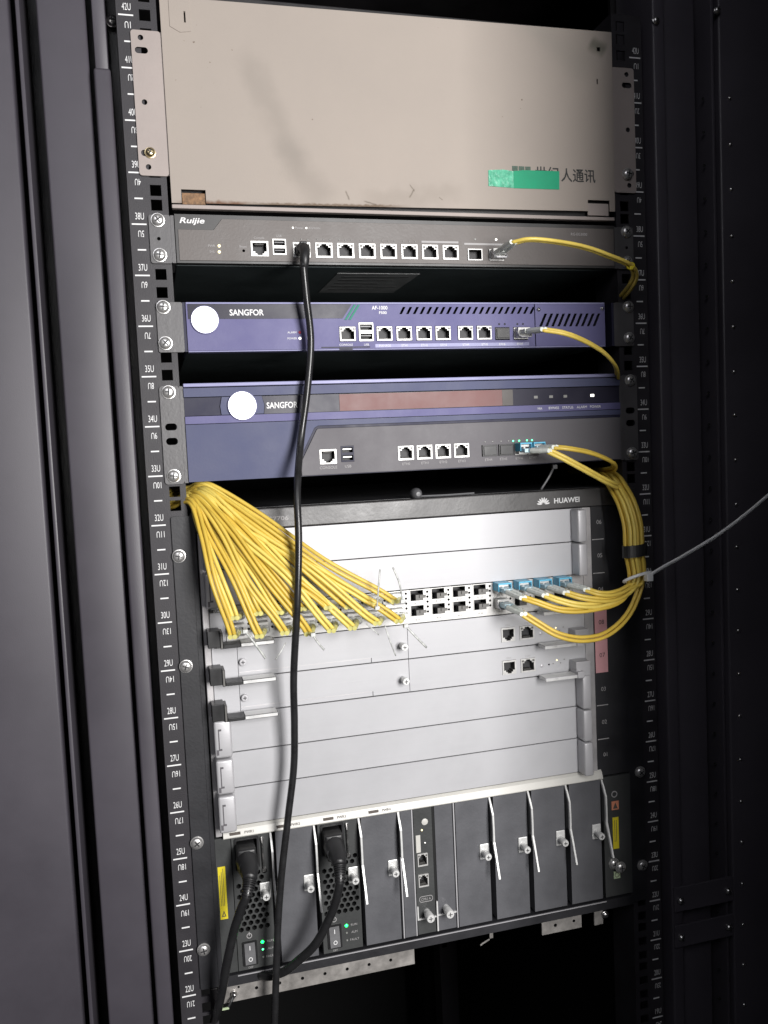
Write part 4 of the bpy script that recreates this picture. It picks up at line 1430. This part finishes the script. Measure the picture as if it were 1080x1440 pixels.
# ---- black copper cable hanging from the gateway
CABLE = [(124.7, -24.0, 232.1), (123.7, -27.0, 223.9), (125.5, -24.0, 198.0), (128.6, -18.0, 160.6), (122.9, -18.0, 115.6), (114.4, -19.0, 70.4), (104.9, -42.0, 26.0), (102.1, -52.0, -17.5), (97.5, -54.0, -73.9), (92.8, -42.0, -140.2), (92.2, -34.0, -188.4), (90.0, -30.0, -229.5), (82.2, -30.0, -275.4), (73.4, -30.0, -328.2), (67.5, -30.0, -374.9), (62.8, -28.0, -430.1), (58.9, -28.0, -477.9), (56.3, -28.0, -512.2), (40, -28, -660)]
t = thing('copper_cable', 'long black network cable hanging down the front from the grey gateway', 'network cable', (127, -10, 245))
pts = CABLE
path = spline(pts, 10)
MB().tube(path, 3.35, 12).build('cord', t, 'cable_black', smooth='all')
b = MB().box(121.3, 132.9, -14, 4, 240.5, 248.5, 0)
b.box(124, 130.5, -14.5, -2, 248.5, 251.5, 0)
b.build('plug', t, 'black_plastic', bevel=0.8)
MB().tube([(127, -12, 245), (127, -19, 243), (126.2, -24, 237), (124, -27, 224)], lambda q: 5.8 - 2.0 * q, 12).build('boot', t, 'black_plastic', smooth='all')

# ---- power cords
def power_cord(label, x, pts):
    t = thing('power_cord', label, 'power cord', (x, -5, -314))
    b = MB()
    b.box(x - 9, x + 9, -22, 6, -325.5, -303)
    b.build('plug', t, 'black_plastic', bevel=2.5, smooth=True, seg=3)
    p0 = Vector(pts[0])
    b = MB().tube(spline([(x, -18, -314), (x + .5, -31, -318), tuple(p0)], 5), lambda q: 10.5 - 4.2 * q, 14)
    b.build('plug_neck', t, 'black_plastic', smooth='all')
    b = MB()
    sp = spline([tuple(p0)] + pts[1:3], 7)
    for q in range(8):
        b.tube([sp[q], sp[q] + (sp[q + 1] - sp[q]) * .6], 6.3 - 0.2 * q, 12)
    b.build('strain_relief', t, 'black_plastic', smooth=True)
    c = MB().lathe((0, 0, 0), [(8.6, -1.6), (9.2, 0), (8.6, 1.6)], 18)
    o = put(c.mesh('collar', ['grey_plastic'], smooth='all'), 'collar', t, (x + .3, -30, -317.5), (math.radians(-18), 0, 0))
    MB().tube(spline(pts, 8), 4.1, 12).build('cord', t, 'cable_black', smooth='all')
    return t


power_cord('left black power cord plugged into the first power module', 43.5,
           [(43, -42, -322), (39, -49, -332), (33, -47, -346), (26, -42, -368), (19, -36, -398), (14, -28, -426), (9, -14, -455), (4, 20, -500), (0, 60, -600)])
power_cord('right black power cord curving left from the second power module', 126,
           [(126, -42, -323), (124, -49, -334), (119.5, -48, -353), (112, -44, -373), (100, -38, -396), (85, -30, -413), (69, -20, -428), (50, 0, -436.5), (30, 60, -436.7), (20, 160, -436.7)])

# ---- odd bits in the gap above the chassis
t = thing('tie_tail', 'loose grey tie end hanging below the blue gateway at right', 'cable tie', (366, -10, 34))
MB().tube(spline([(371, -12, 34), (364, -14, 24), (356, -12, 12)], 5), 1.2, 6, sq=0.5).build('strip', t, 'grey_plastic', smooth='all')
MB().box(369, 374, -14, -10, 32, 36.2).build('head', t, 'grey_plastic', bevel=0.6)
t = thing('cable_clip', 'small dark cable clip lying on top of the chassis bezel', 'clip', (232, 6, 10))
MB().lathe((232, 10, 14), [(0.01, 6), (5.5, 5), (6, 0), (4.2, -5), (2.2, -7), (0.01, -7.2)], 12).build('body', t, 'grey_plastic', smooth=True)
MB().tube([(236, 8, 11.5), (262, 6, 11.2), (292, 8, 11.4)], 1.0, 6).build('strip', t, 'grey_plastic')
